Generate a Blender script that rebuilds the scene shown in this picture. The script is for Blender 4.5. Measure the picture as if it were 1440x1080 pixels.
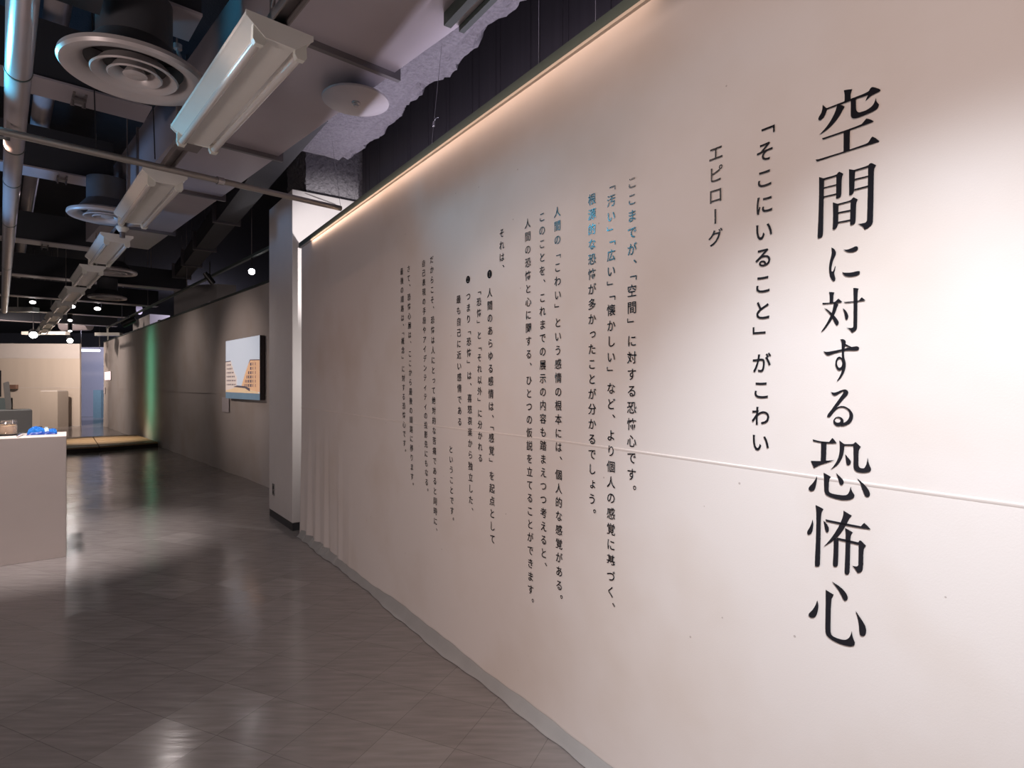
import bpy, bmesh, math, random
from mathutils import Vector, Matrix
random.seed(7)
for o in list(bpy.data.objects):
    bpy.data.objects.remove(o)
SC = bpy.context.scene
C = SC.collection

# ------------------------------------------------------------------ camera
EYE = 1.40
F = 810.0                                   # focal length in pixels of a 1440 px wide frame
cam = bpy.data.cameras.new('camera')
cam.sensor_width = 36.0
cam.lens = 36.0 * F / 1440.0
cam.clip_start = 0.02
cam.clip_end = 200
camo = bpy.data.objects.new('camera', cam)
C.objects.link(camo)
camo.location = (0, 0, EYE)
camo.rotation_euler = (math.radians(90), 0, 0)
SC.camera = camo

# ------------------------------------------------------------------ world and exposure
SC.view_settings.view_transform = 'Standard'
SC.view_settings.look = 'None'
SC.view_settings.exposure = 0.0
SC.view_settings.gamma = 1.0
SC.view_settings.use_curve_mapping = False
w = bpy.data.worlds.new('world')
SC.world = w
w.use_nodes = True
w.node_tree.nodes['Background'].inputs[0].default_value = (0.80, 0.72, 0.74, 1)
w.node_tree.nodes['Background'].inputs[1].default_value = 0.13


def spot(name, loc, target, power, col, angle, blend=0.6, size=0.05):
    l = bpy.data.lights.new(name, 'SPOT')
    l.energy = power
    l.color = col
    l.spot_size = math.radians(angle)
    l.spot_blend = blend
    l.shadow_soft_size = size
    o = bpy.data.objects.new(name, l)
    C.objects.link(o)
    o.location = loc
    o.rotation_euler = (Vector(target) - Vector(loc)).to_track_quat('-Z', 'Y').to_euler()
    return o


def point(name, loc, power, col, size=0.05):
    l = bpy.data.lights.new(name, 'POINT')
    l.energy = power
    l.color = col
    l.shadow_soft_size = size
    o = bpy.data.objects.new(name, l)
    C.objects.link(o)
    o.location = loc
    return o


def area(name, loc, target, power, col, sx, sy):
    l = bpy.data.lights.new(name, 'AREA')
    l.energy = power
    l.color = col
    l.shape = 'RECTANGLE'
    l.size = sx
    l.size_y = sy
    o = bpy.data.objects.new(name, l)
    C.objects.link(o)
    o.location = loc
    o.rotation_euler = (Vector(target) - Vector(loc)).to_track_quat('-Z', 'Y').to_euler()
    return o


# frames of the place ---------------------------------------------------
AX = math.atan(720 / F)                     # the hall's long axis, left of the view axis
U = Vector((-math.sin(AX), math.cos(AX), 0))
V = Vector((math.cos(AX), math.sin(AX), 0))
W0 = Vector((-1.955, 5.35, 0))              # far end of the text partition
WD = Vector((0.697, -1.0, 0)).normalized()  # along it, towards the viewer
WN = Vector((WD.y, -WD.x, 0))               # its front normal
FW0 = Vector((-3.26, 7.77, 0))              # the farther partition
FWD = Vector((-0.671, 0.741, 0)).normalized()
FWN = Vector((-FWD.y, FWD.x, 0))


def ray(px, py):
    return Vector(((px - 720) / F, 1, (540 - py) / F))


def at_z(px, py, z):                        # point of the place at height z seen there
    d = ray(px, py)
    return Vector((0, 0, EYE)) + d * ((z - EYE) / d.z)


def at_y(px, py, y):
    return Vector((0, 0, EYE)) + ray(px, py) * y


def on_plane(px, py, p0, n, off=0.0):
    d = ray(px, py)
    q = p0 + n * off
    return Vector((0, 0, EYE)) + d * (((q - Vector((0, 0, EYE))).dot(n)) / d.dot(n))


def wallp(px, py, off=0.0):
    return on_plane(px, py, W0, WN, off)


def farp(px, py, off=0.0):
    return on_plane(px, py, FW0, FWN, off)


# lights: track spots, lamps behind the partition, added fills -----------
NEUT = (1.0, 0.93, 0.90)


def on_wall(s_, z_, off=0.0):               # a point s_ metres from the partition's far end, off in front of it
    return W0 + WD * s_ + WN * off + Vector((0, 0, z_))


def on_far(px, z_, off=0.0):                # a point of the farther partition under pixel column px, off in front of it
    q_ = farp(px, 540)
    return Vector((q_.x, q_.y, z_)) + FWN * off


spot('spot_title', on_wall(5.75, 2.85, 1.5), on_wall(4.85, 1.00), 355, (0.84, 0.92, 1.0), 42, 1.0)
spot('spot_title_wide', on_wall(6.1, 2.9, 2.3), on_wall(4.6, 1.45), 150, (1.0, 0.76, 0.65), 74, 1.0)
spot('spot_body_text', on_wall(2.9, 2.85, 1.6), on_wall(4.0, 1.0), 32, (1.0, 0.73, 0.60), 70, 1.0)
spot('spot_wall_far_end', on_wall(0.9, 2.85, 2.0), on_wall(1.7, 1.7), 27, (1.0, 0.62, 0.45), 90, 1.0)
bl = W0 + WD * 2.6 - WN * 0.26
bl_area = area('lamp_behind_partition', (bl.x, bl.y, 2.58), (bl.x, bl.y, 4.0), 16, (0.88, 0.80, 1.0), 0.02, 4.2)
bl_area.rotation_euler = (math.pi, 0, math.atan2(-WD.x, WD.y))
spot('lamp_behind_low', on_wall(0.6, 1.5, -0.50), (-1.80, 5.70, 1.45), 23, (1.0, 0.94, 0.90), 135, 0.7, 0.05)
spot('lamp_behind_high', on_wall(1.5, 2.30, -0.34), (-1.75, 5.75, 2.60), 170, (1.0, 0.94, 0.93), 52, 0.6, 0.03)
led = area('lamp_top_strip', on_wall(2.30, 2.655, 0.060), on_wall(2.30, 2.62, 0.0), 2.1, (1.0, 0.68, 0.50), 0.01, 3.9)
_y = (WD + WN * 0.018).normalized()
_z = (WN - _y * WN.dot(_y)).normalized()
led.rotation_euler = Matrix((_y.cross(_z), _y, _z)).transposed().to_euler()
spot('spot_picture', on_far(343, 2.5, 2.6), on_far(340, 1.5, 0.0), 78, (1.0, 0.80, 0.70), 62, 1.0)
green = area('lamp_green', on_far(212, 1.5, 0.75), on_far(212, 1.5, 0.0), 2.6, (0.22, 1.0, 0.58), 0.34, 2.3)
green.data.spread = math.radians(115)
spot('lamp_teal', (-2.78, 2.70, 2.80), (-1.85, 2.38, 2.90), 46, (0.10, 0.64, 1.0), 84, 0.5, 0.10)
spot('fill_blue', (-4.7, 3.9, 2.2), (-3.7, 4.6, 3.3), 70, (0.20, 0.52, 1.0), 85, 0.8, 0.1)  # added blue fill that tints the beams at the left
point('lamp_violet', on_far(185, 3.3, -1.6), 45, (0.80, 0.74, 1.0), 0.1)
spot('lamp_far_partition', at_y(40, 445, 16.0), at_y(60, 530, 19), 640, (1.0, 0.80, 0.68), 90, 0.9)
spot('lamp_far_floor', at_y(98, 470, 14.5), at_y(140, 700, 8.0), 5, (1.0, 0.95, 0.95), 60, 0.9)
spot('fill_floor_mid', (-3.7, 6.3, 2.9), (-3.35, 6.0, 0.0), 34, (1.0, 0.88, 0.85), 125, 1.0)  # unseen fill added to brighten the dim middle of the floor
spot('fill_platform', at_z(115, 626, 0.0) + Vector((0, 0, 2.9)), at_z(140, 626, 0.0), 600, (1.0, 0.82, 0.66), 48, 1.0)  # added overhead fill that lifts the platform boards
spot('fill_monitor', (-5.9, 6.0, 2.9), (-5.95, 6.55, 1.1), 110, (1.0, 0.90, 0.86), 46, 0.9)  # extra unseen light so the monitor does not go too dark
spot('fill_far_wall_middle', on_far(270, 2.9, 1.5), on_far(268, 1.0, 0.0), 26, (1.0, 0.82, 0.72), 120, 1.0)  # fill added for the dim middle of the farther partition
spot('fill_far_wall', on_far(170, 2.9, 3.2), on_far(160, 1.4, 0.0), 210, (1.0, 0.82, 0.72), 120, 1.0)  # fill added to brighten the farther partition towards its end
spot('lamp_corridor', at_y(124, 462, 21.0), at_y(126, 545, 25.0), 700, (0.72, 0.74, 1.0), 100, 1.0)
spot('spot_pedestals', (-3.7, 4.4, 2.95), (-3.95, 4.75, 1.0), 370, (1.0, 0.88, 0.84), 60, 0.8)
spot('fill_floor', (-1.9, 1.3, 2.85), (-0.9, 2.6, 0.0), 48, (1.0, 0.9, 0.88), 110, 1.0)  # added fill for the floor before the text partition
point('fill_hall_behind', (-3.3, -1.2, 0.8), 215, (1.0, 0.82, 0.77), 0.5)  # unseen low fill added behind the camera to lift ceiling undersides


# ------------------------------------------------------------------ materials
def mat(name, col, rough=0.6, metal=0.0, var=0.12, scale=8.0, bump=0.0, bscale=60.0, stretch=(1, 1, 1), emit=None, spec=0.5):
    m = bpy.data.materials.new(name)
    m.use_nodes = True
    nt = m.node_tree
    b = nt.nodes['Principled BSDF']
    b.inputs['Roughness'].default_value = rough
    b.inputs['Metallic'].default_value = metal
    b.inputs['Specular IOR Level'].default_value = spec
    tc = nt.nodes.new('ShaderNodeTexCoord')
    mp = nt.nodes.new('ShaderNodeMapping')
    mp.inputs['Scale'].default_value = stretch
    nt.links.new(tc.outputs['Object'], mp.inputs[0])
    n = nt.nodes.new('ShaderNodeTexNoise')
    n.inputs['Scale'].default_value = scale
    n.inputs['Detail'].default_value = 5
    nt.links.new(mp.outputs[0], n.inputs['Vector'])
    mx = nt.nodes.new('ShaderNodeMix')
    mx.data_type = 'RGBA'
    mx.inputs[6].default_value = [c * (1 - var) for c in col] + [1]
    mx.inputs[7].default_value = [min(1, c * (1 + var)) for c in col] + [1]
    nt.links.new(n.outputs[0], mx.inputs[0])
    nt.links.new(mx.outputs[2], b.inputs['Base Color'])
    if bump:
        n2 = nt.nodes.new('ShaderNodeTexNoise')
        n2.inputs['Scale'].default_value = bscale
        n2.inputs['Detail'].default_value = 6
        nt.links.new(mp.outputs[0], n2.inputs['Vector'])
        bp = nt.nodes.new('ShaderNodeBump')
        bp.inputs['Strength'].default_value = bump
        bp.inputs['Distance'].default_value = 0.02
        nt.links.new(n2.outputs[0], bp.inputs['Height'])
        nt.links.new(bp.outputs[0], b.inputs['Normal'])
    if emit:
        b.inputs['Emission Color'].default_value = list(emit[:3]) + [1]
        b.inputs['Emission Strength'].default_value = emit[3]
    return m


def floor_material():
    m = bpy.data.materials.new('vinyl_floor_tiles')
    m.use_nodes = True
    nt = m.node_tree
    N, L = nt.nodes, nt.links
    b = N['Principled BSDF']
    tc = N.new('ShaderNodeTexCoord')
    mp = N.new('ShaderNodeMapping')
    mp.inputs['Rotation'].default_value = (0, 0, math.radians(23.5))
    mp.inputs['Scale'].default_value = (1 / 0.3048,) * 3
    mp.inputs['Location'].default_value = (0.14, 0.37, 0)
    L.new(tc.outputs['Object'], mp.inputs[0])
    fl = N.new('ShaderNodeVectorMath')
    fl.operation = 'FLOOR'
    L.new(mp.outputs[0], fl.inputs[0])
    wn = N.new('ShaderNodeTexWhiteNoise')
    L.new(fl.outputs[0], wn.inputs['Vector'])
    # tile value: mostly one grey, now and then a paler replacement tile
    rp = N.new('ShaderNodeValToRGB')
    e = rp.color_ramp.elements
    e[0].position = 0.0
    e[0].color = (0.262, 0.240, 0.236, 1)
    e[1].position = 1.0
    e[1].color = (0.315, 0.295, 0.288, 1)
    k = e.new(0.80)
    k.color = (0.272, 0.252, 0.247, 1)
    k = e.new(0.93)
    k.color = (0.287, 0.267, 0.262, 1)
    L.new(wn.outputs['Value'], rp.inputs[0])
    # streaky marbling and worn patches
    mp2 = N.new('ShaderNodeMapping')
    mp2.inputs['Rotation'].default_value = (0, 0, 0.5)
    mp2.inputs['Scale'].default_value = (3, 22, 1)
    L.new(tc.outputs['Object'], mp2.inputs[0])
    ns = N.new('ShaderNodeTexNoise')
    ns.inputs['Scale'].default_value = 1.6
    ns.inputs['Detail'].default_value = 7
    L.new(mp2.outputs[0], ns.inputs['Vector'])
    mul = N.new('ShaderNodeMix')
    mul.data_type = 'RGBA'
    mul.blend_type = 'OVERLAY'
    mul.inputs[0].default_value = 0.35
    L.new(rp.outputs[0], mul.inputs[6])
    L.new(ns.outputs[0], mul.inputs[7])
    # pale scratches: thin slivers out of a strongly stretched noise, two directions
    sc_prev = None
    for rot, sc in ((0.9, (4.0, 75.0, 1)), (-0.6, (3.2, 60.0, 1))):
        m3 = N.new('ShaderNodeMapping')
        m3.inputs['Rotation'].default_value = (0, 0, rot)
        m3.inputs['Scale'].default_value = sc
        L.new(tc.outputs['Object'], m3.inputs[0])
        s = N.new('ShaderNodeTexNoise')
        s.inputs['Scale'].default_value = 1.0
        s.inputs['Detail'].default_value = 1.0
        L.new(m3.outputs[0], s.inputs['Vector'])
        r = N.new('ShaderNodeMapRange')
        r.inputs[1].default_value = 0.76
        r.inputs[2].default_value = 0.80
        L.new(s.outputs[0], r.inputs[0])
        if sc_prev:
            a = N.new('ShaderNodeMath')
            a.operation = 'MAXIMUM'
            L.new(sc_prev, a.inputs[0])
            L.new(r.outputs[0], a.inputs[1])
            sc_prev = a.outputs[0]
        else:
            sc_prev = r.outputs[0]
    mm = N.new('ShaderNodeMath')
    mm.operation = 'MULTIPLY'
    mm.inputs[1].default_value = 0.55
    L.new(sc_prev, mm.inputs[0])
    sm = N.new('ShaderNodeMix')
    sm.data_type = 'RGBA'
    sm.inputs[7].default_value = (0.42, 0.40, 0.38, 1)
    L.new(mm.outputs[0], sm.inputs[0])
    L.new(mul.outputs[2], sm.inputs[6])
    # joints
    fr = N.new('ShaderNodeVectorMath')
    fr.operation = 'FRACTION'
    L.new(mp.outputs[0], fr.inputs[0])
    sx = N.new('ShaderNodeSeparateXYZ')
    L.new(fr.outputs[0], sx.inputs[0])
    js = []
    for ax in (0, 1):
        c = N.new('ShaderNodeMath')
        c.operation = 'LESS_THAN'
        c.inputs[1].default_value = 0.008
        L.new(sx.outputs[ax], c.inputs[0])
        js.append(c)
    mxx = N.new('ShaderNodeMath')
    mxx.operation = 'MAXIMUM'
    L.new(js[0].outputs[0], mxx.inputs[0])
    L.new(js[1].outputs[0], mxx.inputs[1])
    jm = N.new('ShaderNodeMath')
    jm.operation = 'MULTIPLY'
    jm.inputs[1].default_value = 0.45
    L.new(mxx.outputs[0], jm.inputs[0])
    jx = N.new('ShaderNodeMix')
    jx.data_type = 'RGBA'
    jx.inputs[7].default_value = (0.03, 0.028, 0.028, 1)
    L.new(jm.outputs[0], jx.inputs[0])
    L.new(sm.outputs[2], jx.inputs[6])
    L.new(jx.outputs[2], b.inputs['Base Color'])
    # gloss and a slight tilt of every tile
    rr = N.new('ShaderNodeMapRange')
    rr.inputs[3].default_value = 0.11
    rr.inputs[4].default_value = 0.24
    L.new(ns.outputs[0], rr.inputs[0])
    L.new(rr.outputs[0], b.inputs['Roughness'])
    sub = N.new('ShaderNodeVectorMath')
    sub.operation = 'SUBTRACT'
    sub.inputs[1].default_value = (0.5, 0.5, 0.5)
    L.new(wn.outputs['Color'], sub.inputs[0])
    scl = N.new('ShaderNodeVectorMath')
    scl.operation = 'SCALE'
    scl.inputs['Scale'].default_value = 0.022
    L.new(sub.outputs[0], scl.inputs[0])
    ge = N.new('ShaderNodeNewGeometry')
    bp = N.new('ShaderNodeBump')
    bp.inputs['Strength'].default_value = 0.05
    bp.inputs['Distance'].default_value = 0.01
    L.new(ns.outputs[0], bp.inputs['Height'])
    add = N.new('ShaderNodeVectorMath')
    L.new(bp.outputs[0], add.inputs[0])
    L.new(scl.outputs[0], add.inputs[1])
    nm = N.new('ShaderNodeVectorMath')
    nm.operation = 'NORMALIZE'
    L.new(add.outputs[0], nm.inputs[0])
    L.new(nm.outputs[0], b.inputs['Normal'])
    return m


def cloth_material(name, base, stain):
    m = bpy.data.materials.new(name)
    m.use_nodes = True
    nt = m.node_tree
    N, L = nt.nodes, nt.links
    b = N['Principled BSDF']
    b.inputs['Roughness'].default_value = 0.85
    b.inputs['Specular IOR Level'].default_value = 0.2
    tc = N.new('ShaderNodeTexCoord')
    n1 = N.new('ShaderNodeTexNoise')
    n1.inputs['Scale'].default_value = 1.4
    n1.inputs['Detail'].default_value = 4
    L.new(tc.outputs['Object'], n1.inputs['Vector'])
    r1 = N.new('ShaderNodeMapRange')
    r1.inputs[1].default_value = 0.48
    r1.inputs[2].default_value = 0.80
    L.new(n1.outputs[0], r1.inputs[0])
    mx = N.new('ShaderNodeMix')
    mx.data_type = 'RGBA'
    mx.inputs[6].default_value = list(base) + [1]
    mx.inputs[7].default_value = list(stain) + [1]
    L.new(r1.outputs[0], mx.inputs[0])
    # a few dark flecks
    vo = N.new('ShaderNodeTexVoronoi')
    vo.inputs['Scale'].default_value = 9
    L.new(tc.outputs['Object'], vo.inputs['Vector'])
    lt = N.new('ShaderNodeMath')
    lt.operation = 'LESS_THAN'
    lt.inputs[1].default_value = 0.030
    L.new(vo.outputs['Distance'], lt.inputs[0])
    k = N.new('ShaderNodeMath')
    k.operation = 'MULTIPLY'
    k.inputs[1].default_value = 0.5
    L.new(lt.outputs[0], k.inputs[0])
    m2 = N.new('ShaderNodeMix')
    m2.data_type = 'RGBA'
    m2.inputs[7].default_value = (0.20, 0.15, 0.13, 1)
    L.new(k.outputs[0], m2.inputs[0])
    L.new(mx.outputs[2], m2.inputs[6])
    L.new(m2.outputs[2], b.inputs['Base Color'])
    n2 = N.new('ShaderNodeTexNoise')
    n2.inputs['Scale'].default_value = 260
    L.new(tc.outputs['Object'], n2.inputs['Vector'])
    bp = N.new('ShaderNodeBump')
    bp.inputs['Strength'].default_value = 0.08
    bp.inputs['Distance'].default_value = 0.003
    L.new(n2.outputs[0], bp.inputs['Height'])
    L.new(bp.outputs[0], b.inputs['Normal'])
    return m


M = dict(
    floor=floor_material(),
    cloth=cloth_material('partition_cloth', (0.65, 0.605, 0.585), (0.57, 0.50, 0.45)),
    seam=mat('cloth_fold', (0.70, 0.64, 0.61), 0.8, var=0.08, scale=3),  # paler than the cloth: brightness painted in where ridge shading is weak
    hem=mat('hem_plastic', (0.34, 0.34, 0.34), 0.35, var=0.15),
    ink=mat('vinyl_lettering', (0.012, 0.012, 0.016), 0.24, var=0.1),
    rail=mat('partition_rail', (0.055, 0.075, 0.070), 0.5, var=0.1),
    lip=mat('partition_lip', (0.42, 0.38, 0.34), 0.6),
    slab=mat('dark_ceiling', (0.020, 0.020, 0.024), 0.9, var=0.3, bump=0.3),
    darkwall=mat('dark_panel_wall', (0.036, 0.032, 0.040), 0.75, var=0.25, scale=5, stretch=(6, 6, 0.3)),
    ribs=mat('dark_panel_joint', (0.12, 0.11, 0.125), 0.6),
    duct=mat('painted_duct', (0.42, 0.385, 0.425), 0.38, 0.25, var=0.10, scale=3, bump=0.05, bscale=6),
    ductdark=mat('dark_duct', (0.060, 0.062, 0.072), 0.6, var=0.15),
    ductflange=mat('duct_flange', (0.15, 0.14, 0.15), 0.45, 0.3),
    beamface=mat('beam_web', (0.022, 0.025, 0.034), 0.65, var=0.12),
    fire=mat('sprayed_fireproofing', (0.31, 0.295, 0.32), 0.95, var=0.40, scale=45, bump=0.9, bscale=55),
    white=mat('white_painted_board', (0.62, 0.59, 0.58), 0.6, var=0.04),
    black=mat('black_plastic', (0.014, 0.014, 0.016), 0.4),
    base=mat('dark_baseboard', (0.035, 0.037, 0.042), 0.4),
    enamel=mat('white_enamel', (0.76, 0.755, 0.72), 0.35, var=0.05),
    tube=mat('glass_tube', (0.62, 0.60, 0.58), 0.12, var=0.03),
    socket=mat('socket_plastic', (0.70, 0.70, 0.64), 0.4),
    strut=mat('grey_channel', (0.20, 0.18, 0.18), 0.45, 0.3),
    pipe=mat('grey_pipe', (0.54, 0.485, 0.50), 0.27, 0.3, var=0.06),
    pole=mat('bracing_pole', (0.33, 0.31, 0.29), 0.35, 0.5),
    diff=mat('diffuser_metal', (0.56, 0.52, 0.52), 0.35, 0.2),
    plate=mat('pale_plate', (0.52, 0.49, 0.52), 0.4, 0.1),
    steel=mat('steel', (0.55, 0.55, 0.56), 0.25, 0.9),
    ped=mat('pedestal_paint', (0.63, 0.565, 0.54), 0.55, var=0.03),
    pedgrey=mat('pedestal_grey_paint', (0.28, 0.28, 0.27), 0.55, var=0.04),
    canvas_side=mat('picture_side', (0.030, 0.022, 0.022), 0.6),
    paper=mat('paper', (0.74, 0.70, 0.74), 0.7, var=0.03),
    wood=mat('platform_boards', (0.30, 0.20, 0.11), 0.55, var=0.3, scale=3, stretch=(14, 1.5, 4)),
    woodedge=mat('platform_edge', (0.030, 0.024, 0.02), 0.6),
    lamp=mat('lamp_face', (1, 1, 1), 0.5, emit=(1.0, 0.93, 0.95, 40)),
    lampfar=mat('lamp_face_warm', (1, 1, 1), 0.5, emit=(1.0, 0.96, 0.90, 28)),
    lampsoft=mat('lamp_face_soft', (1, 1, 1), 0.5, emit=(1.0, 0.95, 0.92, 5)),
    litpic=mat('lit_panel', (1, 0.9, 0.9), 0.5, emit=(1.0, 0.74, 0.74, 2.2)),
    tubelit=mat('lit_tube', (1, 1, 1), 0.5, emit=(0.78, 0.85, 1.0, 3.0)),
    backcloth=mat('far_partition_cloth', (0.58, 0.52, 0.46), 0.85, var=0.06, scale=2, stretch=(3, 3, 0.3)),
    plinth=mat('plinth_paint', (0.46, 0.41, 0.36), 0.6, var=0.05),
    corridor=mat('corridor_wall', (0.50, 0.49, 0.54), 0.8, var=0.04),
    teal=mat('teal_panel', (0.22, 0.34, 0.36), 0.6),
    amber=mat('jar_contents', (0.95, 0.60, 0.32), 0.5, var=0.15, scale=60),
    glass=mat('jar_glass', (0.85, 0.80, 0.75), 0.05),
    tray=mat('dark_tray', (0.050, 0.045, 0.045), 0.35),
    blue=mat('blue_plastic', (0.03, 0.19, 0.66), 0.22, var=0.6, scale=40),
    bluel=mat('pale_blue_plastic', (0.62, 0.78, 0.92), 0.25, var=0.3, scale=30),
    grey=mat('grey_casing', (0.22, 0.205, 0.19), 0.5),
    teascreen=mat('dull_screen', (0.15, 0.18, 0.175), 0.3),
    brown=mat('brown_plaque', (0.20, 0.12, 0.09), 0.6),
)
M['glass'].node_tree.nodes['Principled BSDF'].inputs['Transmission Weight'].default_value = 0.85


# ------------------------------------------------------------------ mesh helpers (everything given in world coordinates)
class MB:
    def __init__(self):
        self.v, self.f, self.mi, self.cur = [], [], [], 0

    def add(self, vs, fs):
        n = len(self.v)
        self.v += [Vector(p) for p in vs]
        self.f += [tuple(i + n for i in f) for f in fs]
        self.mi += [self.cur] * len(fs)
        return self

    def obox(self, o, x, y, z):              # corner o with three edge vectors
        o, x, y, z = Vector(o), Vector(x), Vector(y), Vector(z)
        vs = [o, o + x, o + x + y, o + y, o + z, o + x + z, o + x + y + z, o + y + z]
        return self.add(vs, [(0, 3, 2, 1), (4, 5, 6, 7), (0, 1, 5, 4), (1, 2, 6, 5), (2, 3, 7, 6), (3, 0, 4, 7)])

    def cbox(self, c, ax, ay, sx, sy, sz):   # base centre, two axes, sizes
        ax, ay = Vector(ax), Vector(ay)
        return self.obox(Vector(c) - ax * sx / 2 - ay * sy / 2, ax * sx, ay * sy, (0, 0, sz))

    def tube(self, a, b, r, n=16, r2=None, cap=True):
        a, b = Vector(a), Vector(b)
        r2 = r if r2 is None else r2
        d = (b - a).normalized()
        p = d.orthogonal().normalized()
        q = d.cross(p)
        vs = []
        for c, rr in ((a, r), (b, r2)):
            for i in range(n):
                t = 2 * math.pi * i / n
                vs.append(c + (p * math.cos(t) + q * math.sin(t)) * rr)
        fs = [(i, (i + 1) % n, n + (i + 1) % n, n + i) for i in range(n)]
        if cap:
            fs += [tuple(range(n))[::-1], tuple(range(n, 2 * n))]
        return self.add(vs, fs)

    def path(self, pts, r, n=8):
        for a, b in zip(pts[:-1], pts[1:]):
            self.tube(a, b, r, n)
        return self

    def lathe(self, c, prof, n=48, closed=True):  # profile (radius, z), about a vertical axis
        c = Vector(c)
        vs = []
        for r, z in prof:
            for i in range(n):
                t = 2 * math.pi * i / n
                vs.append(c + Vector((r * math.cos(t), r * math.sin(t), z)))
        m = len(prof)
        fs = []
        for j in range(m if closed else m - 1):
            k = (j + 1) % m
            for i in range(n):
                fs.append((j * n + i, j * n + (i + 1) % n, k * n + (i + 1) % n, k * n + i))
        return self.add(vs, fs)

    def extrude(self, prof, o, ax, ay, d):   # polygon prof in (ax, ay), swept by vector d
        o, ax, ay, d = Vector(o), Vector(ax), Vector(ay), Vector(d)
        n = len(prof)
        vs = [o + ax * p[0] + ay * p[1] for p in prof]
        vs += [v + d for v in vs]
        fs = [(i, (i + 1) % n, n + (i + 1) % n, n + i) for i in range(n)] + [tuple(range(n))[::-1], tuple(range(n, 2 * n))]
        return self.add(vs, fs)

    def build(self, name, material, parent=None, smooth=False, bevel=0.0):
        me = bpy.data.meshes.new(name)
        inv = parent.matrix_basis.inverted() if parent else Matrix.Identity(4)
        if parent and parent.parent:
            inv = (parent.parent.matrix_basis @ parent.matrix_basis).inverted()
        org = Vector((0, 0, 0))
        if not parent:                       # origin at the base of the thing
            xs, ys, zs = zip(*[(p.x, p.y, p.z) for p in self.v])
            org = Vector(((min(xs) + max(xs)) / 2, (min(ys) + max(ys)) / 2, min(zs)))
        me.from_pydata([inv @ p - org for p in self.v], [], self.f)
        ms = material if isinstance(material, (list, tuple)) else [material]
        for mm in ms:
            me.materials.append(mm)
        if len(ms) > 1:
            me.polygons.foreach_set('material_index', self.mi)
        bm = bmesh.new()
        bm.from_mesh(me)
        bmesh.ops.recalc_face_normals(bm, faces=bm.faces)
        bm.to_mesh(me)
        bm.free()
        me.update()
        o = bpy.data.objects.new(name, me)
        C.objects.link(o)
        o.location = org
        if parent:
            o.parent = parent
        if smooth:
            me.polygons.foreach_set('use_smooth', [True] * len(me.polygons))
            try:
                me.set_sharp_from_angle(angle=math.radians(40))
            except Exception:
                pass
        if bevel:
            bv = o.modifiers.new('bevel', 'BEVEL')
            bv.width = bevel
            bv.segments = 2
            bv.limit_method = 'ANGLE'
        return o


def tag(o, label, cat, group=None):
    o['label'] = label
    o['category'] = cat
    if group:
        o['group'] = group
    return o


def struct(o):
    o['kind'] = 'structure'
    return o


def thing(name, loc, label, cat, group=None, rz=0.0):
    o = bpy.data.objects.new(name, None)
    o.empty_display_size = 0.1
    C.objects.link(o)
    o.location = loc
    o.rotation_euler = (0, 0, rz)
    o.matrix_basis = Matrix.Translation(Vector(loc)) @ Matrix.Rotation(rz, 4, 'Z')
    return tag(o, label, cat, group)


def copy_tree(o, parent=None):
    c = o.copy()
    C.objects.link(c)
    if parent:
        c.parent = parent
    for ch in [x for x in bpy.data.objects if x.parent == o]:
        copy_tree(ch, c)
    return c


UP = Vector((0, 0, 1))
CEIL = 4.05

# ------------------------------------------------------------------ the setting
b = MB()
b.add([(-30, -6, 0), (8, -6, 0), (8, 34, 0), (-30, 34, 0), (-30, -6, -0.1), (8, -6, -0.1), (8, 34, -0.1), (-30, 34, -0.1)],
      [(0, 1, 2, 3), (4, 7, 6, 5), (0, 4, 5, 1), (1, 5, 6, 2), (2, 6, 7, 3), (3, 7, 4, 0)])
fo = b.build('floor', M['floor'])
struct(fo)
b = MB()
b.obox((-30, -6, CEIL), (38, 0, 0), (0, 40, 0), (0, 0, 0.1))
struct(b.build('ceiling', M['slab']))
b = MB()
b.obox((-30, 30.0, 0), (38, 0, 0), (0, 0.1, 0), (0, 0, CEIL))
struct(b.build('wall_back', M['ductdark']))

# the text partition: cloth over a frame -------------------------------------------------
WL, WT = 6.2, 2.672


def cloth_off(s, z):
    """fold depth of the cloth at distance s from its far end and height z"""
    k = max(0.0, 1 - s / 1.5) * max(0.0, 1 - z / 1.15)
    f = 0.022 * k * (math.sin(s * 30 + 0.8 * math.sin(s * 7)) + 0.5 * math.sin(s * 53 + 1.0))
    k2 = max(0.0, 1 - z / 0.55) * min(1.0, max(0.0, (s - 0.2)))
    f += 0.005 * k2 * math.sin(s * 4.4 + 1.3)
    if abs(z - 1.18) < 0.012:
        f += 0.0
    return f


def cloth_panel(p0, d, n, length, top, ns, nz, fold):
    b = MB()
    vs, fs = [], []
    for i in range(ns + 1):
        s = length * i / ns
        for j in range(nz + 1):
            z = top * j / nz
            vs.append(p0 + d * s + n * fold(s, z) + UP * z)
    for i in range(ns):
        for j in range(nz):
            a = i * (nz + 1) + j
            fs.append((a, a + nz + 1, a + nz + 2, a + 1))
    k = len(vs)
    # back board
    for s in (0, length):
        for z in (0, top):
            vs.append(p0 + d * s - n * 0.05 + UP * z)
    fs.append((k, k + 1, k + 3, k + 2))
    tl = [i * (nz + 1) + nz for i in range(ns + 1)]
    fs.append(tuple(tl + [k + 3, k + 1]))
    fs.append(tuple([j for j in range(nz + 1)] + [k + 1, k]))
    fs.append(tuple([ns * (nz + 1) + j for j in range(nz + 1)] + [k + 3, k + 2]))
    b.add(vs, fs)
    return b


wall = struct(cloth_panel(W0, WD, WN, WL, WT, 420, 40, cloth_off).build('wall_right', M['cloth'], smooth=True))
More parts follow.
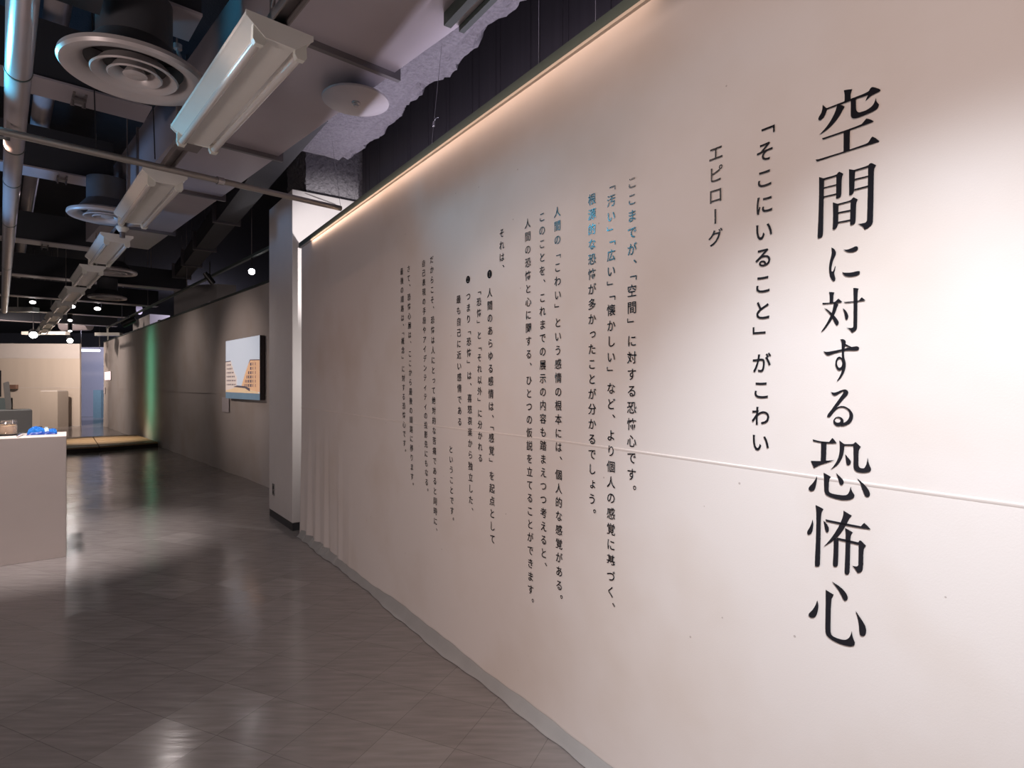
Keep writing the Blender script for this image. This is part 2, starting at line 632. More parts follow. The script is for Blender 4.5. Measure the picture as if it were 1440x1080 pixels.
# metal rail along the top with a pale cloth lip under it
b = MB()
b.obox(W0 - WD * 0.05 - WN * 0.05 + UP * WT, WD * (WL + 0.05), WN * 0.062, UP * 0.045)
b.build('top_rail', M['rail'], wall)
b = MB()
b.obox(W0 - WD * 0.01 + WN * 0.0 + UP * (WT - 0.012), WD * WL, WN * 0.014, UP * 0.012)
b.build('cloth_lip', M['lip'], wall)
# seam fold across the cloth
b = MB()
n = 200
vs, fs = [], []
for i in range(n + 1):
    s = WL * i / n
    z0 = 1.178 + 0.004 * math.sin(s * 2.1) - 0.012 * s / WL
    for dz, dn in ((-0.006, 0.0001), (-0.0015, 0.0027), (0.0015, 0.0027), (0.004, 0.0001)):
        vs.append(W0 + WD * s + WN * (cloth_off(s, z0 + dz) + dn) + UP * (z0 + dz))
for i in range(n):
    for j in range(3):
        a = i * 4 + j
        fs.append((a, a + 4, a + 5, a + 1))
b.add(vs, fs)
b.build('cloth_seam', M['seam'], wall, smooth=True)
# grey hem lying on the floor
b = MB()
n = 260
vs, fs = [], []
for i in range(n + 1):
    s = 0.05 + (WL - 0.05) * i / n
    wv = 0.010 * math.sin(s * 3.1) + 0.006 * math.sin(s * 9.0 + 1) + 0.003 * math.sin(s * 31)
    wd = 0.045 + wv
    c0 = cloth_off(s, 0.05)
    for dn, z in ((c0 + 0.002, 0.050 + wv * 0.6), (c0 * 0.7 + 0.018, 0.030 + wv * 0.5), (c0 * 0.4 + wd * 0.7, 0.012), (c0 * 0.2 + wd, 0.003)):
        vs.append(W0 + WD * s + WN * dn + UP * z)
for i in range(n):
    for j in range(3):
        a = i * 4 + j
        fs.append((a, a + 4, a + 5, a + 1))
b.add(vs, fs)
b.build('cloth_hem', M['hem'], wall, smooth=True)

# ---- the lettering -------------------------------------------------------------------
_fc = bpy.data.curves.new('glyph_source', 'FONT')
_fc.fill_mode = 'FRONT'
_fc.resolution_u = 3
_fo = bpy.data.objects.new('glyph_source', _fc)
C.objects.link(_fo)
_cache = {}


def glyph(ch, weight):
    k = (ch, weight)
    if k not in _cache:
        _fc.body = ch
        _fc.offset = weight
        bpy.context.view_layer.update()
        me = bpy.data.meshes.new_from_object(_fo.evaluated_get(bpy.context.evaluated_depsgraph_get()))
        _cache[k] = ([v.co.copy() for v in me.vertices], [tuple(p.vertices) for p in me.polygons])
        bpy.data.meshes.remove(me)
    return _cache[k]


ROT = set('「」ー')
SHIFT = set('、。')
SMALL = set('っょィ')


def text_column(text, i0, p0, i1, p1, name, em=0.79, weight=0.007, label=None):
    """vertical writing: character i0 stands at pixel p0, character i1 at p1"""
    pos, y = [], 0.0
    for i, ch in enumerate(text):
        if ch == ' ':
            pos.append(y)
            y += 0.5
            continue
        pos.append(y)
        nx = text[i + 1] if i + 1 < len(text) else ''
        y += 0.5 if (ch in '、」' and nx == '「') else 1.0
    b = MB()
    for i, ch in enumerate(text):
        if ch == ' ':
            continue
        t = (pos[i] - pos[i0]) / (pos[i1] - pos[i0])
        px = p0[0] + (p1[0] - p0[0]) * t
        py = p0[1] + (p1[1] - p0[1]) * t
        c = wallp(px, py, 0.0030)
        d = ray(px, py)
        depth = c.y
        pitch = (p1[1] - p0[1]) / (pos[i1] - pos[i0]) * depth / F
        s = pitch * em
        vs, fs = glyph(ch, weight)
        out = []
        for v in vs:
            x, y = v.x - 0.5, v.y - 0.38
            if ch in ROT:
                x, y = y, -x
                if ch == 'ー':
                    x = -x
            if ch in SHIFT:
                x, y = x + 0.62, y + 0.58
            if ch in 'っょ':
                x, y = x + 0.09, y + 0.09
            out.append(c + WD * (x * s) + UP * (y * s))
        b.add(out, fs)
    o = b.build(name, M['ink'], wall)
    if label:
        o['label'] = label
    return o


LINES = [
    ('ここまでが、「空間」に対する恐怖心です。', 0, (888.7, 256.4), 18, (888.0, 667)),
    ('「汚い」「広い」「懐かしい」など、より個人の感覚に基づく、', 1, (859.3, 282), 27, (858.9, 832)),
    ('根源的な恐怖が多かったことが分かるでしょう。', 0, (832.2, 280), 20, (832.4, 701.7)),
    ('人間の「こわい」という感情の根本には、個人的な感覚がある。', 0, (783.5, 298), 27, (786.2, 823)),
    ('このことを、これまでの展示の内容も踏まえつつ考えると、', 0, (762.0, 305), 25, (764.4, 778)),
    ('人間の恐怖と心に関する、ひとつの仮説を立てることができます。', 0, (741.8, 314), 28, (746.0, 829)),
    ('それは、', 0, (705.5, 327.8), 2, (705.5, 361.7)),
    ('❶ 人間のあらゆる感情は、「感覚」を起点として', 2, (688.5, 411.7), 21, (692.2, 740)),
    ('「恐怖」と「それ以外」に分かれる', 1, (673.3, 424.4), 15, (675.2, 644)),
    ('❷ つまり「恐怖」は、喜怒哀楽から独立した、', 2, (658.3, 416.7), 20, (662.0, 703)),
    ('最も自己に近い感情である', 0, (644.6, 421), 11, (646.3, 593)),
    ('ということです。', 0, (633.9, 631.9), 6, (635.4, 718)),
    ('だからこそ、恐怖は人にとって絶対的な苦痛であると同時に、', 0, (606.9, 365), 26, (612.2, 733)),
    ('自己表現の手段やアイデンティティの投影先にもなる。', 0, (595.4, 370.4), 23, (599.7, 678)),
    ('さて、恐怖心展は、ここから最後の順路に移ります。', 0, (574.3, 378), 22, (579.3, 670)),
    ('最後の順路は、「概念」に対する恐怖心です。', 0, (564.8, 381.7), 19, (568.5, 623)),
]
for t, i0, p0, i1, p1 in LINES:
    assert i1 < len(t), t
    text_column(t, i0, p0, i1, p1, 'body_text_line')
text_column('「そこにいること」がこわい', 1, (1075.5, 213), 12, (1069, 622), 'subtitle_lettering', 0.80, 0.010, 'medium black subtitle lettering beside the title')
text_column('エピローグ', 0, (1006.5, 215), 4, (1005.7, 334), 'epilogue_lettering', 0.85, 0.006, 'small black lettering at the head of the text')
bpy.data.objects.remove(_fo)

# the large serif title, drawn stroke by stroke
S3 = (1120, 110, 7.714)
S4 = (1120, 230, 7.714)
S5 = (1120, 330, 7.714)
S6 = (1120, 460, 6.353)
S7 = (1120, 600, 7.714)
S8 = (1120, 720, 5.4)
TITLE = [
    (S3, [
        [(512,130),(560,122),(605,118),(592,150),(586,190),(590,228),(520,262),(524,200),(520,150)],
        [(285,288),(305,308),(330,328),(322,370),(305,408),(280,440),(255,457),(238,450),(236,436),(246,412),(268,380),(280,340),(282,310)],
        [(318,328),(520,250),(590,222),(780,150),(798,112),(818,95),(838,96),(870,105),(905,120),(912,135),(895,146),(840,172),(800,195),(770,226),(748,243),(757,222),(776,182),(640,226),(500,277),(322,342)],
        [(440,295),(480,283),(525,310),(505,332),(482,378),(460,415),(400,495),(330,560),(270,600),(242,617),(280,580),(340,510),(400,410),(425,350)],
        [(590,225),(645,215),(645,290),(648,340),(656,360),(672,369),(690,370),(750,350),(800,320),(835,285),(850,250),(862,212),(866,240),(872,260),(895,285),(890,310),(865,340),(810,370),(740,400),(670,428),(620,438),(598,428),(588,400)],
        [(275,650),(300,645),(700,505),(722,480),(745,450),(760,436),(785,440),(820,455),(840,470),(720,515),(580,565),(300,662),(288,665)],
        [(512,588),(580,562),(577,775),(510,800)],
        [(205,882),(230,882),(510,795),(760,710),(785,690),(805,652),(825,632),(860,650),(903,685),(780,725),(500,812),(222,903)],
    ]),
    (S4, [
        [(245,145),(270,152),(302,165),(298,300),(292,560),(290,770),(280,790),(265,803),(235,812),(228,800),(240,560),(246,300)],
        [(290,160),(435,122),(448,98),(465,88),(485,97),(508,112),(492,138),(488,330),(482,352),(468,370),(440,380),(430,372),(433,140),(296,178)],
        [(295,257),(437,222),(437,236),(295,270)],
        [(295,354),(434,322),(434,338),(295,368)],
        [(570,60),(600,65),(636,70),(632,170),(628,292),(615,320),(595,342),(572,344)],
        [(620,70),(778,22),(790,2),(810,-8),(835,2),(865,20),(840,48),(838,300),(832,625),(826,645),(812,668),(780,695),(740,715),(727,692),(702,668),(662,655),(740,645),(760,630),(767,605),(774,300),(778,42),(625,86)],
        [(628,166),(782,128),(782,144),(628,181)],
        [(628,276),(778,236),(778,254),(628,292)],
        [(395,420),(425,430),(456,440),(454,640),(446,675),(432,700),(405,718),(392,708),(398,560)],
        [(446,436),(592,398),(603,376),(620,365),(640,375),(665,390),(648,418),(643,625),(634,645),(618,660),(590,668),(580,658),(588,414),(452,450)],
        [(450,527),(590,499),(590,515),(450,542)],
        [(448,632),(586,605),(586,622),(448,648)],
    ]),
    (S5, [
        [(378,140),(392,144),(412,158),(426,180),(430,198),(424,220),(400,270),(384,335),(378,385),(384,400),(392,400),(402,388),(415,352),(425,335),(420,380),(408,420),(418,455),(425,485),(416,499),(402,504),(384,494),(366,455),(355,410),(352,360),(358,305),(378,225),(384,180)],
        [(508,160),(535,164),(565,158),(610,140),(638,126),(655,126),(667,136),(669,152),(658,170),(620,188),(575,192),(540,183)],
        [(495,405),(515,412),(590,412),(640,400),(668,393),(684,396),(690,408),(684,428),(650,445),(590,457),(540,453),(512,436)],
        [(352,622),(380,622),(412,626),(402,648),(399,738),(360,742),(362,648)],
        [(280,740),(360,738),(420,730),(438,706),(455,693),(475,710),(497,732),(430,742),(285,756)],
        [(405,738),(430,742),(456,756),(440,785),(430,820),(400,890),(350,970),(300,1035),(265,1058),(330,960),(375,870),(395,810)],
        [(298,795),(325,805),(350,820),(400,865),(445,920),(458,944),(460,960),(450,978),(435,985),(422,970),(390,905),(345,840)],
        [(512,730),(620,722),(680,714),(694,692),(708,678),(728,695),(750,715),(660,726),(530,744)],
        [(615,578),(645,578),(676,586),(663,608),(660,1000),(654,1024),(635,1045),(600,1062),(588,1040),(570,1022),(540,1010),(600,1012),(614,1006),(619,990),(620,606)],
        [(502,798),(522,810),(545,835),(565,880),(562,905),(548,922),(535,920),(528,905),(520,850)],
    ]),
    (S6, [
        [(240,215),(265,222),(300,218),(400,198),(490,178),(530,170),(550,172),(561,184),(556,202),(535,210),(430,208),(400,217),(320,240),(285,255),(262,245)],
        [(430,146),(480,172),(500,180),(478,186),(432,160)],
        [(390,110),(415,107),(432,114),(441,128),(438,160),(425,210),(427,270),(438,305),(442,335),(438,370),(425,405),(400,450),(380,470),(358,485),(380,450),(400,410),(408,370),(412,330),(408,290),(405,250),(405,150),(402,125)],
        ('ring', 384, 326, 37, 62, 386, 322, 23, 41),
        [(305,580),(335,586),(360,580),(390,566),(425,556),(445,558),(460,570),(465,588),(455,606),(420,640),(380,690),(356,722),(380,708),(405,703),(440,710),(480,735),(503,770),(508,800),(498,835),(470,865),(430,882),(400,886),(392,862),(415,856),(435,848),(455,835),(472,805),(475,770),(460,740),(430,720),(400,716),(365,727),(335,755),(310,790),(298,803),(285,806),(273,798),(278,780),(310,740),(360,670),(400,615),(420,585),(415,572),(385,590),(360,606),(342,613),(325,606)],
        ('ring', 375, 843, 46, 43, 369, 832, 26, 22),
    ]),
    (S7, [
        [(175,138),(265,160),(355,165),(374,140),(390,122),(408,138),(437,181),(330,182),(260,174),(182,158)],
        [(268,165),(328,172),(320,372),(264,380)],
        [(155,370),(265,374),(330,368),(415,362),(340,388),(270,410),(225,428),(190,450)],
        [(465,148),(490,168),(520,190),(518,250),(510,300),(485,360),(440,420),(405,447),(368,465),(410,420),(450,350),(468,280),(471,200)],
        [(510,188),(615,190),(628,174),(643,168),(668,190),(699,219),(675,242),(672,400),(675,428),(686,444),(705,452),(735,450),(755,420),(765,380),(772,335),(780,380),(795,425),(812,458),(806,480),(780,495),(720,502),(660,492),(630,472),(617,435),(620,300),(617,208),(515,206)],
        [(528,298),(560,335),(584,362),(592,384),(585,406),(566,419),(550,416),(541,400),(536,350)],
        [(222,535),(224,575),(212,640),(198,680),(182,696),(160,700),(138,692),(130,672),(138,652),(160,630),(195,590)],
        [(295,498),(335,520),(375,545),(354,572),(350,690),(354,708),(370,720),(400,730),(460,740),(520,745),(545,740),(562,725),(576,695),(588,648),(598,690),(614,718),(632,742),(625,770),(590,790),(530,800),(450,790),(360,762),(322,742),(304,712),(299,660),(299,580)],
        [(428,500),(470,540),(502,570),(514,595),(511,616),(496,632),(480,633),(468,620),(458,590),(445,545)],
        [(652,555),(720,610),(775,670),(796,715),(800,738),(790,756),(768,765),(750,758),(738,740),(715,680),(690,610)],
    ]),
    (S8, [
        [(145,-53),(170,-42),(206,-22),(187,2),(183,200),(180,395),(176,408),(162,416),(145,414),(138,404),(149,200),(152,0)],
        [(122,55),(129,90),(126,125),(118,155),(105,170),(90,173),(80,163),(82,146),(95,126),(112,92)],
        [(205,65),(222,80),(240,104),(248,130),(244,150),(232,157),(222,148),(216,128)],
        [(220,55),(330,78),(490,108),(502,93),(515,83),(540,105),(564,134),(420,112),(330,94),(226,72)],
        [(357,-11),(385,6),(421,28),(402,44),(380,92),(345,150),(310,192),(270,225),(205,265),(260,205),(310,130),(340,70),(356,22)],
        [(283,200),(320,206),(317,395),(312,410),(297,418),(282,414),(275,402),(282,300)],
        [(368,120),(395,135),(429,155),(411,172),(408,300),(405,455),(398,470),(384,477),(370,472),(364,460),(372,300),(374,152)],
        [(300,192),(372,208),(470,230),(478,217),(490,216),(508,235),(528,256),(509,278),(507,425),(500,446),(485,460),(465,464),(455,450),(440,425),(422,408),(455,415),(468,408),(471,395),(472,250),(400,233),(312,212)],
        [(158,670),(167,705),(164,745),(154,780),(140,799),(120,806),(100,799),(90,783),(96,766),(115,752),(140,718)],
        [(222,590),(250,608),(283,628),(263,658),(258,900),(262,925),(275,943),(310,960),(360,972),(382,968),(398,957),(410,938),(420,905),(426,945),(436,972),(446,997),(438,1016),(410,1023),(350,1010),(290,985),(245,956),(224,930),(218,890),(222,700)],
        [(268,528),(330,565),(372,608),(388,638),(390,658),(382,672),(366,676),(353,662),(340,632),(310,580)],
        [(447,748),(490,810),(522,860),(531,900),(527,928),(512,943),(492,943),(480,930),(477,905),(474,855),(464,800)],
    ]),
]


def smooth_loop(p):
    """round the soft turns of an outline, keep its sharp corners"""
    out, n = [], len(p)
    for i in range(n):
        a, q, c = Vector(p[i - 1]), Vector(p[i]), Vector(p[(i + 1) % n])
        u, v = q - a, c - q
        if u.length > 1e-6 and v.length > 1e-6 and u.angle(v) < math.radians(52):
            out += [q - u * 0.25, q + v * 0.25]
        else:
            out.append(q)
    return [(q[0], q[1]) for q in out]


b = MB()
for (ox, oy, sc), strokes in TITLE:
    for st in strokes:
        if st[0] == 'ring':
            _, cx, cy, rx, ry, ix, iy, jx, jy = st
            n = 40
            vs = []
            for cx_, cy_, a_, b_ in ((cx, cy, rx, ry), (ix, iy, jx, jy)):
                for i in range(n):
                    t = 2 * math.pi * i / n
                    vs.append(wallp(ox + (cx_ + a_ * math.cos(t)) / sc, oy + (cy_ + b_ * math.sin(t)) / sc, 0.0030))
            b.add(vs, [(i, (i + 1) % n, n + (i + 1) % n, n + i) for i in range(n)])
            continue
        loop = smooth_loop(smooth_loop(st))
        vs = [wallp(ox + x / sc, oy + y / sc, 0.0030) for x, y in loop]
        b.add(vs, [tuple(range(len(vs)))])
to = b.build('title_lettering', M['ink'], wall)
to['label'] = 'large black serif title lettering in one upright line'
bm = bmesh.new()
bm.from_mesh(to.data)
bmesh.ops.triangulate(bm, faces=[f for f in bm.faces if len(f.verts) > 4], ngon_method='EAR_CLIP')
bm.to_mesh(to.data)
bm.free()

# dark panelled wall behind the partition
DW = W0 - WN * 0.62
b = MB()
b.obox(DW - WD * 0.1, WD * 9, -WN * 0.08, UP * CEIL)
dw = struct(b.build('wall_behind', M['darkwall']))
b = MB()
s = 0.0
k = 0
while s < 5.5:
    b.obox(DW + WD * s, WD * 0.006, WN * 0.003, UP * CEIL)
    s += (0.09, 0.21, 0.05, 0.33)[k % 4]
    k += 1
b.build('panel_ribs', M['darkwall'], dw)

# farther partition ------------------------------------------------------------------------
FT = 2.775


def far_off(s, z):
    k = max(0.0, 1 - z / 0.9)
    return 0.012 * k * math.sin(s * 5.0 + 1.2 * math.sin(s * 1.7)) + 0.004 * math.sin(s * 2.3)


fwall = struct(cloth_panel(FW0 - FWD * 1.2, FWD, FWN, 16.6, FT, 300, 16, far_off).build('wall_far_right', M['cloth'], smooth=True))
b = MB()
b.obox(FW0 - FWD * 1.2 - FWN * 0.05 + UP * FT, FWD * 16.6, FWN * 0.07, UP * 0.03)
b.build('top_rail', M['rail'], fwall)
b = MB()
b.obox(FW0 - FWD * 1.2 + FWN * 0.004 + UP * 1.24, FWD * 16.6, FWN * 0.008, UP * 0.012)
b.build('cloth_seam', M['cloth'], fwall)

# partition at the far end and the corridor behind it
b = MB()
p = at_y(112.5, 540, 19.2)
p.z = 0
BD = Vector((-1, -0.06, 0)).normalized()
b.obox(p, BD * 6, Vector((0, 0.06, 0)), UP * 2.74)
bw = struct(b.build('wall_far_end', M['backcloth']))
b = MB()
b.obox(p + Vector((0.004, -0.006, 0)), BD * 6, Vector((0, -0.006, 0)) + Vector((0, 0, 0)), UP * 0.012)
b.obox(p + Vector((0, -0.008, 1.27)), BD * 6, Vector((0, 0.008, 0)), UP * 0.014)
b.obox(p + Vector((0, -0.010, 2.25)), BD * 6, Vector((0, 0.010, 0)), UP * 0.49)
b.build('pale_upper_band', M['white'], bw)
b = MB()
q = at_y(80, 540, 25.0)
q.z = 0
b.obox(q, (6, 0, 0), (0, 0.08, 0), UP * 3.0)
struct(b.build('wall_corridor', M['corridor']))

# ------------------------------------------------------------------ boxed column and the steel above it
CC = Vector((-2.09, 5.478, 0))
CL = Vector((-0.603, 0.797, 0)).normalized()
CR = Vector((0.797, 0.603, 0)).normalized()
t = thing('boxed_column', CC + CL * 0.412 + CR * 0.4, 'white boxed column with dark skirting at the far end of the text wall', 'column')
b = MB()
b.obox(CC + UP * 0.075, CL * 0.824, CR * 0.80, UP * (3.255 - 0.075))
b.build('casing', M['white'], t, bevel=0.006)
b = MB()
b.obox(CC + CL * 0.004 + CR * 0.004, CL * 0.816, CR * 0.792, UP * 0.075)
b.build('skirting', M['base'], t)
sp = CC + CL * 0.60
b = MB()
b.obox(sp + UP * 0.245, CL * 0.075, -CR * 0.008, UP * 0.12)
so = b.build('socket_plate', M['steel'], t)
b = MB()
b.obox(sp + CL * 0.02 - CR * 0.008 + UP * 0.262, CL * 0.035, -CR * 0.003, UP * 0.03)
b.obox(sp + CL * 0.02 - CR * 0.008 + UP * 0.312, CL * 0.035, -CR * 0.003, UP * 0.03)
b.build('socket_insert', M['black'], so)


def rough_box(o, x, y, z, n, amp, seed):
    """a box of sprayed material with an uneven skin"""
    rnd = random.Random(seed)
    bm = bmesh.new()
    bmesh.ops.create_cube(bm, size=1)
    bmesh.ops.subdivide_edges(bm, edges=bm.edges[:], cuts=n, use_grid_fill=True)
    me = MB()
    o, x, y, z = Vector(o), Vector(x), Vector(y), Vector(z)
    vs = []
    for v in bm.verts:
        p = o + x * (v.co.x + .5) + y * (v.co.y + .5) + z * (v.co.z + .5)
        vs.append(p + Vector((rnd.uniform(-1, 1), rnd.uniform(-1, 1), rnd.uniform(-1, 1))) * amp)
    bm.verts.index_update()
    fs = [tuple(v.index for v in f.verts) for f in bm.faces]
    bm.free()
    return me.add(vs, fs)


cc2 = CC + CR * 0.16 + CL * 0.1
tag(rough_box(cc2 + UP * 3.258, CL * 0.62, CR * 0.60, UP * (CEIL - 3.258), 24, 0.007, 3).build('fireproofed_post', M['fire'], smooth=False),
    'rough grey sprayed steel post rising out of the white boxed column', 'column')

# fireproofed beam over the partition, bottom flange visible
rnd = random.Random(11)
b = MB()
nl, vs, fs = 190, [], []
BZ = 3.35
for i in range(nl + 1):
    s = 0.55 + 5.6 * i / nl
    jag = 0.020 * math.sin(s * 6.0) + 0.016 * math.sin(s * 17 + 1) + rnd.uniform(-0.014, 0.014)
    sag = 0.012 * math.sin(s * 9 + 2) + rnd.uniform(-0.008, 0.008)
    sec = [(0.40, BZ + 0.50), (0.40, BZ + rnd.uniform(-0.004, 0.004)), (0.25, BZ + rnd.uniform(-.004, .004)), (0.10, BZ + rnd.uniform(-.004, .004)), (-0.05, BZ + rnd.uniform(-.005, .005)), (-0.17, BZ - 0.004 + rnd.uniform(-.006, .006)),
           (-0.21 - jag * 0.4, BZ + 0.018 + sag), (-0.26 - jag * 0.7, BZ + 0.020 - sag), (-0.30 - jag, BZ + 0.035 + sag), (-0.32 - jag, BZ + 0.085), (-0.22, BZ + 0.12), (-0.10, BZ + 0.50)]
    for off, z in sec:
        vs.append(W0 + WD * s + WN * off + UP * z + WD * rnd.uniform(-.006, .006))
m = len(sec)
for i in range(nl):
    for j in range(m - 1):
        a = i * m + j
        fs.append((a, a + m, a + m + 1, a + 1))
fs += [tuple(range(m)), tuple(nl * m + j for j in range(m))]
b.add(vs, fs)
b.obox(W0 + WD * 0.55 + WN * 0.02 + UP * (BZ + 0.4), WD * 5.6, WN * 0.14, UP * (CEIL - BZ - 0.4))
struct(b.build('trim_1', M['fire']))

# white slotted light trough under the beam, and the dark slot beside it
t = thing('slot_fitting', W0 + WD * 2.9 + WN * 0.3 + UP * 2.945, 'dark slim channel fitting with a pale middle strip under the rough beam', 'fitting')
p0 = at_z(624, 36, 2.945)
b = MB()
b.obox(p0, WD * 2.2, -WN * 0.035, UP * 0.055)
b.obox(p0 - WN * 0.075, WD * 2.2, -WN * 0.025, UP * 0.055)
b.build('side_rail', M['rail'], t)
b = MB()
b.obox(p0 - WN * 0.035 + UP * 0.025, WD * 2.2, -WN * 0.04, UP * 0.03)
b.build('middle_strip', M['plate'], t)

# round plain plate
pc = at_z(500.5, 144, 2.935)
t = thing('ceiling_plate', pc, 'round pale flat ceiling plate with a small centre nozzle under the wide duct', 'ceiling plate')
b = MB()
b.lathe(pc, [(0.0005, 0), (0.165, 0), (0.176, 0.004), (0.178, 0.012), (0.172, 0.018), (0.0005, 0.018)], 64, False)
b.build('disc', M['plate'], t, smooth=True)
b = MB()
b.lathe(pc, [(0.0005, -0.022), (0.012, -0.022), (0.014, -0.010), (0.022, -0.008), (0.024, 0.0), (0.0005, 0.0)], 24, False)
b.build('nozzle', M['steel'], t, smooth=True)
b = MB()
b.tube(pc + UP * 0.018, pc + UP * 0.075, 0.05)
b.build('mount', M['ductdark'], t)

# ------------------------------------------------------------------ the wide duct along the axis
DZ = 3.0


def duct_pt(px, py):
    return at_z(px, py, DZ)


r0, r1 = duct_pt(555, 102), duct_pt(242, 327)
rd = (r1 - r0).normalized()
ra = r0 - rd * 2.6
rb = r0 + rd * 5.4
lw = V * -0.60
t = thing('wide_duct', (ra + rb) / 2, 'wide flat painted metal air duct running to the right of the lamp row', 'air duct')
b = MB()
b.obox(ra, rb - ra, lw, UP * 0.40)
b.build('duct_body', M['duct'], t)
for py_, px_ in ((102, 555), (222, 400), (278, 316), (327, 242)):
    c = duct_pt(px_, py_)
    s_ = (c - ra).dot(rd)
    c = ra + rd * s_
    b = MB()
    b.obox(c + V * 0.035 - UP * 0.030, rd * 0.028, lw - V * 0.05, UP * 0.45)
    b.build('flange', M['ductflange'], t)
for s_ in (1.2, 3.4, 5.2, 7.0):
    b = MB()
    b.tube(ra + rd * s_ + lw * 0.5 + UP * 0.40, ra + rd * s_ + lw * 0.5 + UP * (CEIL - DZ), 0.006)
    b.build('hanger_rod', M['strut'], t)

# ------------------------------------------------------------------ cross beams
BEAMS = [(2.94, -3.2, 0.70, 'nearest dark cross beam with the large ring diffuser below it'),
         (4.13, -3.6, 0.70, 'dark cross beam next behind the large ring diffuser'),
         (5.88, -4.5, 0.72, 'dark cross beam above the second ring diffuser'),
         (8.88, -6.0, 0.85, 'dark cross beam above the third lamp of the row'),
         (11.75, -7.5, 2.55, 'long dark cross beam with pale lower flange behind the fourth lamp'),
         (14.6, -9.0, 2.6, 'far dark cross beam over the low wooden platform'),
         (17.5, -10.0, 2.6, 'distant dark cross beam above the small far spotlights'),
         (20.5, -11.0, 2.6, 'most distant dark cross beam above the pale end partition')]
for a_, b0, b1, lab in BEAMS:
    o_ = U * a_ + V * b0
    t = thing('cross_beam', o_ + V * (b1 - b0) / 2 + UP * 3.1, lab, 'beam', 'cross beams of the dark ceiling')
    b = MB()
    b.obox(o_ + UP * 3.112 + U * 0.02, V * (b1 - b0), U * 0.22, UP * 0.33)
    b.build('web', M['beamface'], t)
    b = MB()
    b.obox(o_ + UP * 3.1, V * (b1 - b0), U * 0.265, UP * 0.012)
    b.build('lower_flange', M['duct'], t)
    k = 0.4
    while k < b1 - b0:
        b = MB()
        b.tube(o_ + V * k + U * 0.13 + UP * 3.44, o_ + V * k + U * 0.13 + UP * CEIL, 0.008)
        b.build('hanger_rod', M['strut'], t)
        k += 1.3

# beam clamps
for (px, py, lab) in ((111, 141, 'small metal clamp bracket under the cross beam behind the large diffuser'),
                      (87, 252, 'small metal clamp bracket under the cross beam above the second diffuser'),
                      (63, 347, 'small metal clamp bracket under the cross beam above the third lamp')):
    c = at_z(px, py, 3.09)
    b = MB()
    for dx in (-0.028, 0.028):
        b.obox(c + V * (dx - 0.006) - U * 0.09, V * 0.012, U * 0.20, UP * 0.010)
        b.tube(c + V * dx + UP * (-0.04), c + V * dx + UP * 0.01, 0.006, 8)
    b.obox(c - V * 0.034 - U * 0.03 - UP * 0.012, V * 0.068, U * 0.06, UP * 0.012)
    tag(b.build('beam_clamp', M['strut']), lab, 'clamp')

# a deeper layer of ducts hidden in the dark between the beams
for lab, p_, d_, x, z0, h in (('dark square duct high above the beams along the hall, left of the lamp row', U * 1.5 + V * -1.6, U * 20, 0.55, 3.50, 0.42),):
    b = MB()
    b.obox(p_ + UP * z0, d_, V * x, UP * h)
    b.tube(p_ + V * x / 2 + U * 4 + UP * (z0 + h), p_ + V * x / 2 + U * 4 + UP * CEIL, 0.01)
    tag(b.build('high_duct', M['ductdark']), lab, 'air duct')

# ------------------------------------------------------------------ ring diffusers
DIFF = [(190, 108, 2.76, 0.278, 'large round ring air diffuser nearest the viewer under a dark beam'),
        (151, 307, 2.78, 0.276, 'round ring air diffuser half behind the second lamp fixture'),
        (157, 384, 2.78, 0.272, 'round ring air diffuser beside the fourth lamp fixture'),
        (151, 420, 2.78, 0.268, 'small far round ring air diffuser beside the fifth lamp fixture')]
first = None
for px, py, z, r, lab in DIFF:
    c = at_z(px, py, z)
    t = thing('ring_diffuser', c, lab, 'air diffuser', 'ring air diffusers under the beams')
    b = MB()
    b.lathe(c, [(r * 0.66, 0.050), (r * 0.76, 0.012), (r * 0.86, 0.000), (r * 0.97, 0.000), (r, 0.012), (r * 0.99, 0.03), (r * 0.88, 0.035), (r * 0.78, 0.055)], 72)
    b.build('outer_ring', M['diff'], t, smooth=True)
    for q0, q1 in ((0.40, 0.58), (0.22, 0.36)):
        b = MB()
        b.lathe(c, [(r * q0, 0.060), (r * (q0 * 0.4 + q1 * 0.6), 0.006), (r * q1, -0.004), (r * (q1 + 0.02), 0.002), (r * (q0 * 0.3 + q1 * 0.7), 0.022), (r * q0, 0.072)], 64)
        b.build('inner_ring', M['diff'], t, smooth=True)
    b = MB()
    b.lathe(c, [(0.0005, 0.004), (r * 0.10, 0.0), (r * 0.17, 0.006), (r * 0.10, 0.040), (0.0005, 0.045)], 40, False)
    b.build('centre_cone', M['diff'], t, smooth=True)
    b = MB()
    b.tube(c + UP * 0.045, c + UP * 0.065, r * 0.70, 40)
    for k in range(3):
        d_ = Vector((math.cos(k * 2.1), math.sin(k * 2.1), 0))
        b.obox(c + UP * 0.040 - d_.cross(UP) * 0.006 + d_ * r * 0.1, d_ * r * 0.6, d_.cross(UP) * 0.012, UP * 0.01)
    b.build('core', M['black'], t)
    b = MB()
    b.tube(c + UP * 0.050, c + UP * 0.14, r * 0.78, 40, r * 0.52)
    b.tube(c + UP * 0.14, c + UP * (3.10 - z), r * 0.52, 40)
    b.build('neck', M['ductdark'], t, smooth=True)
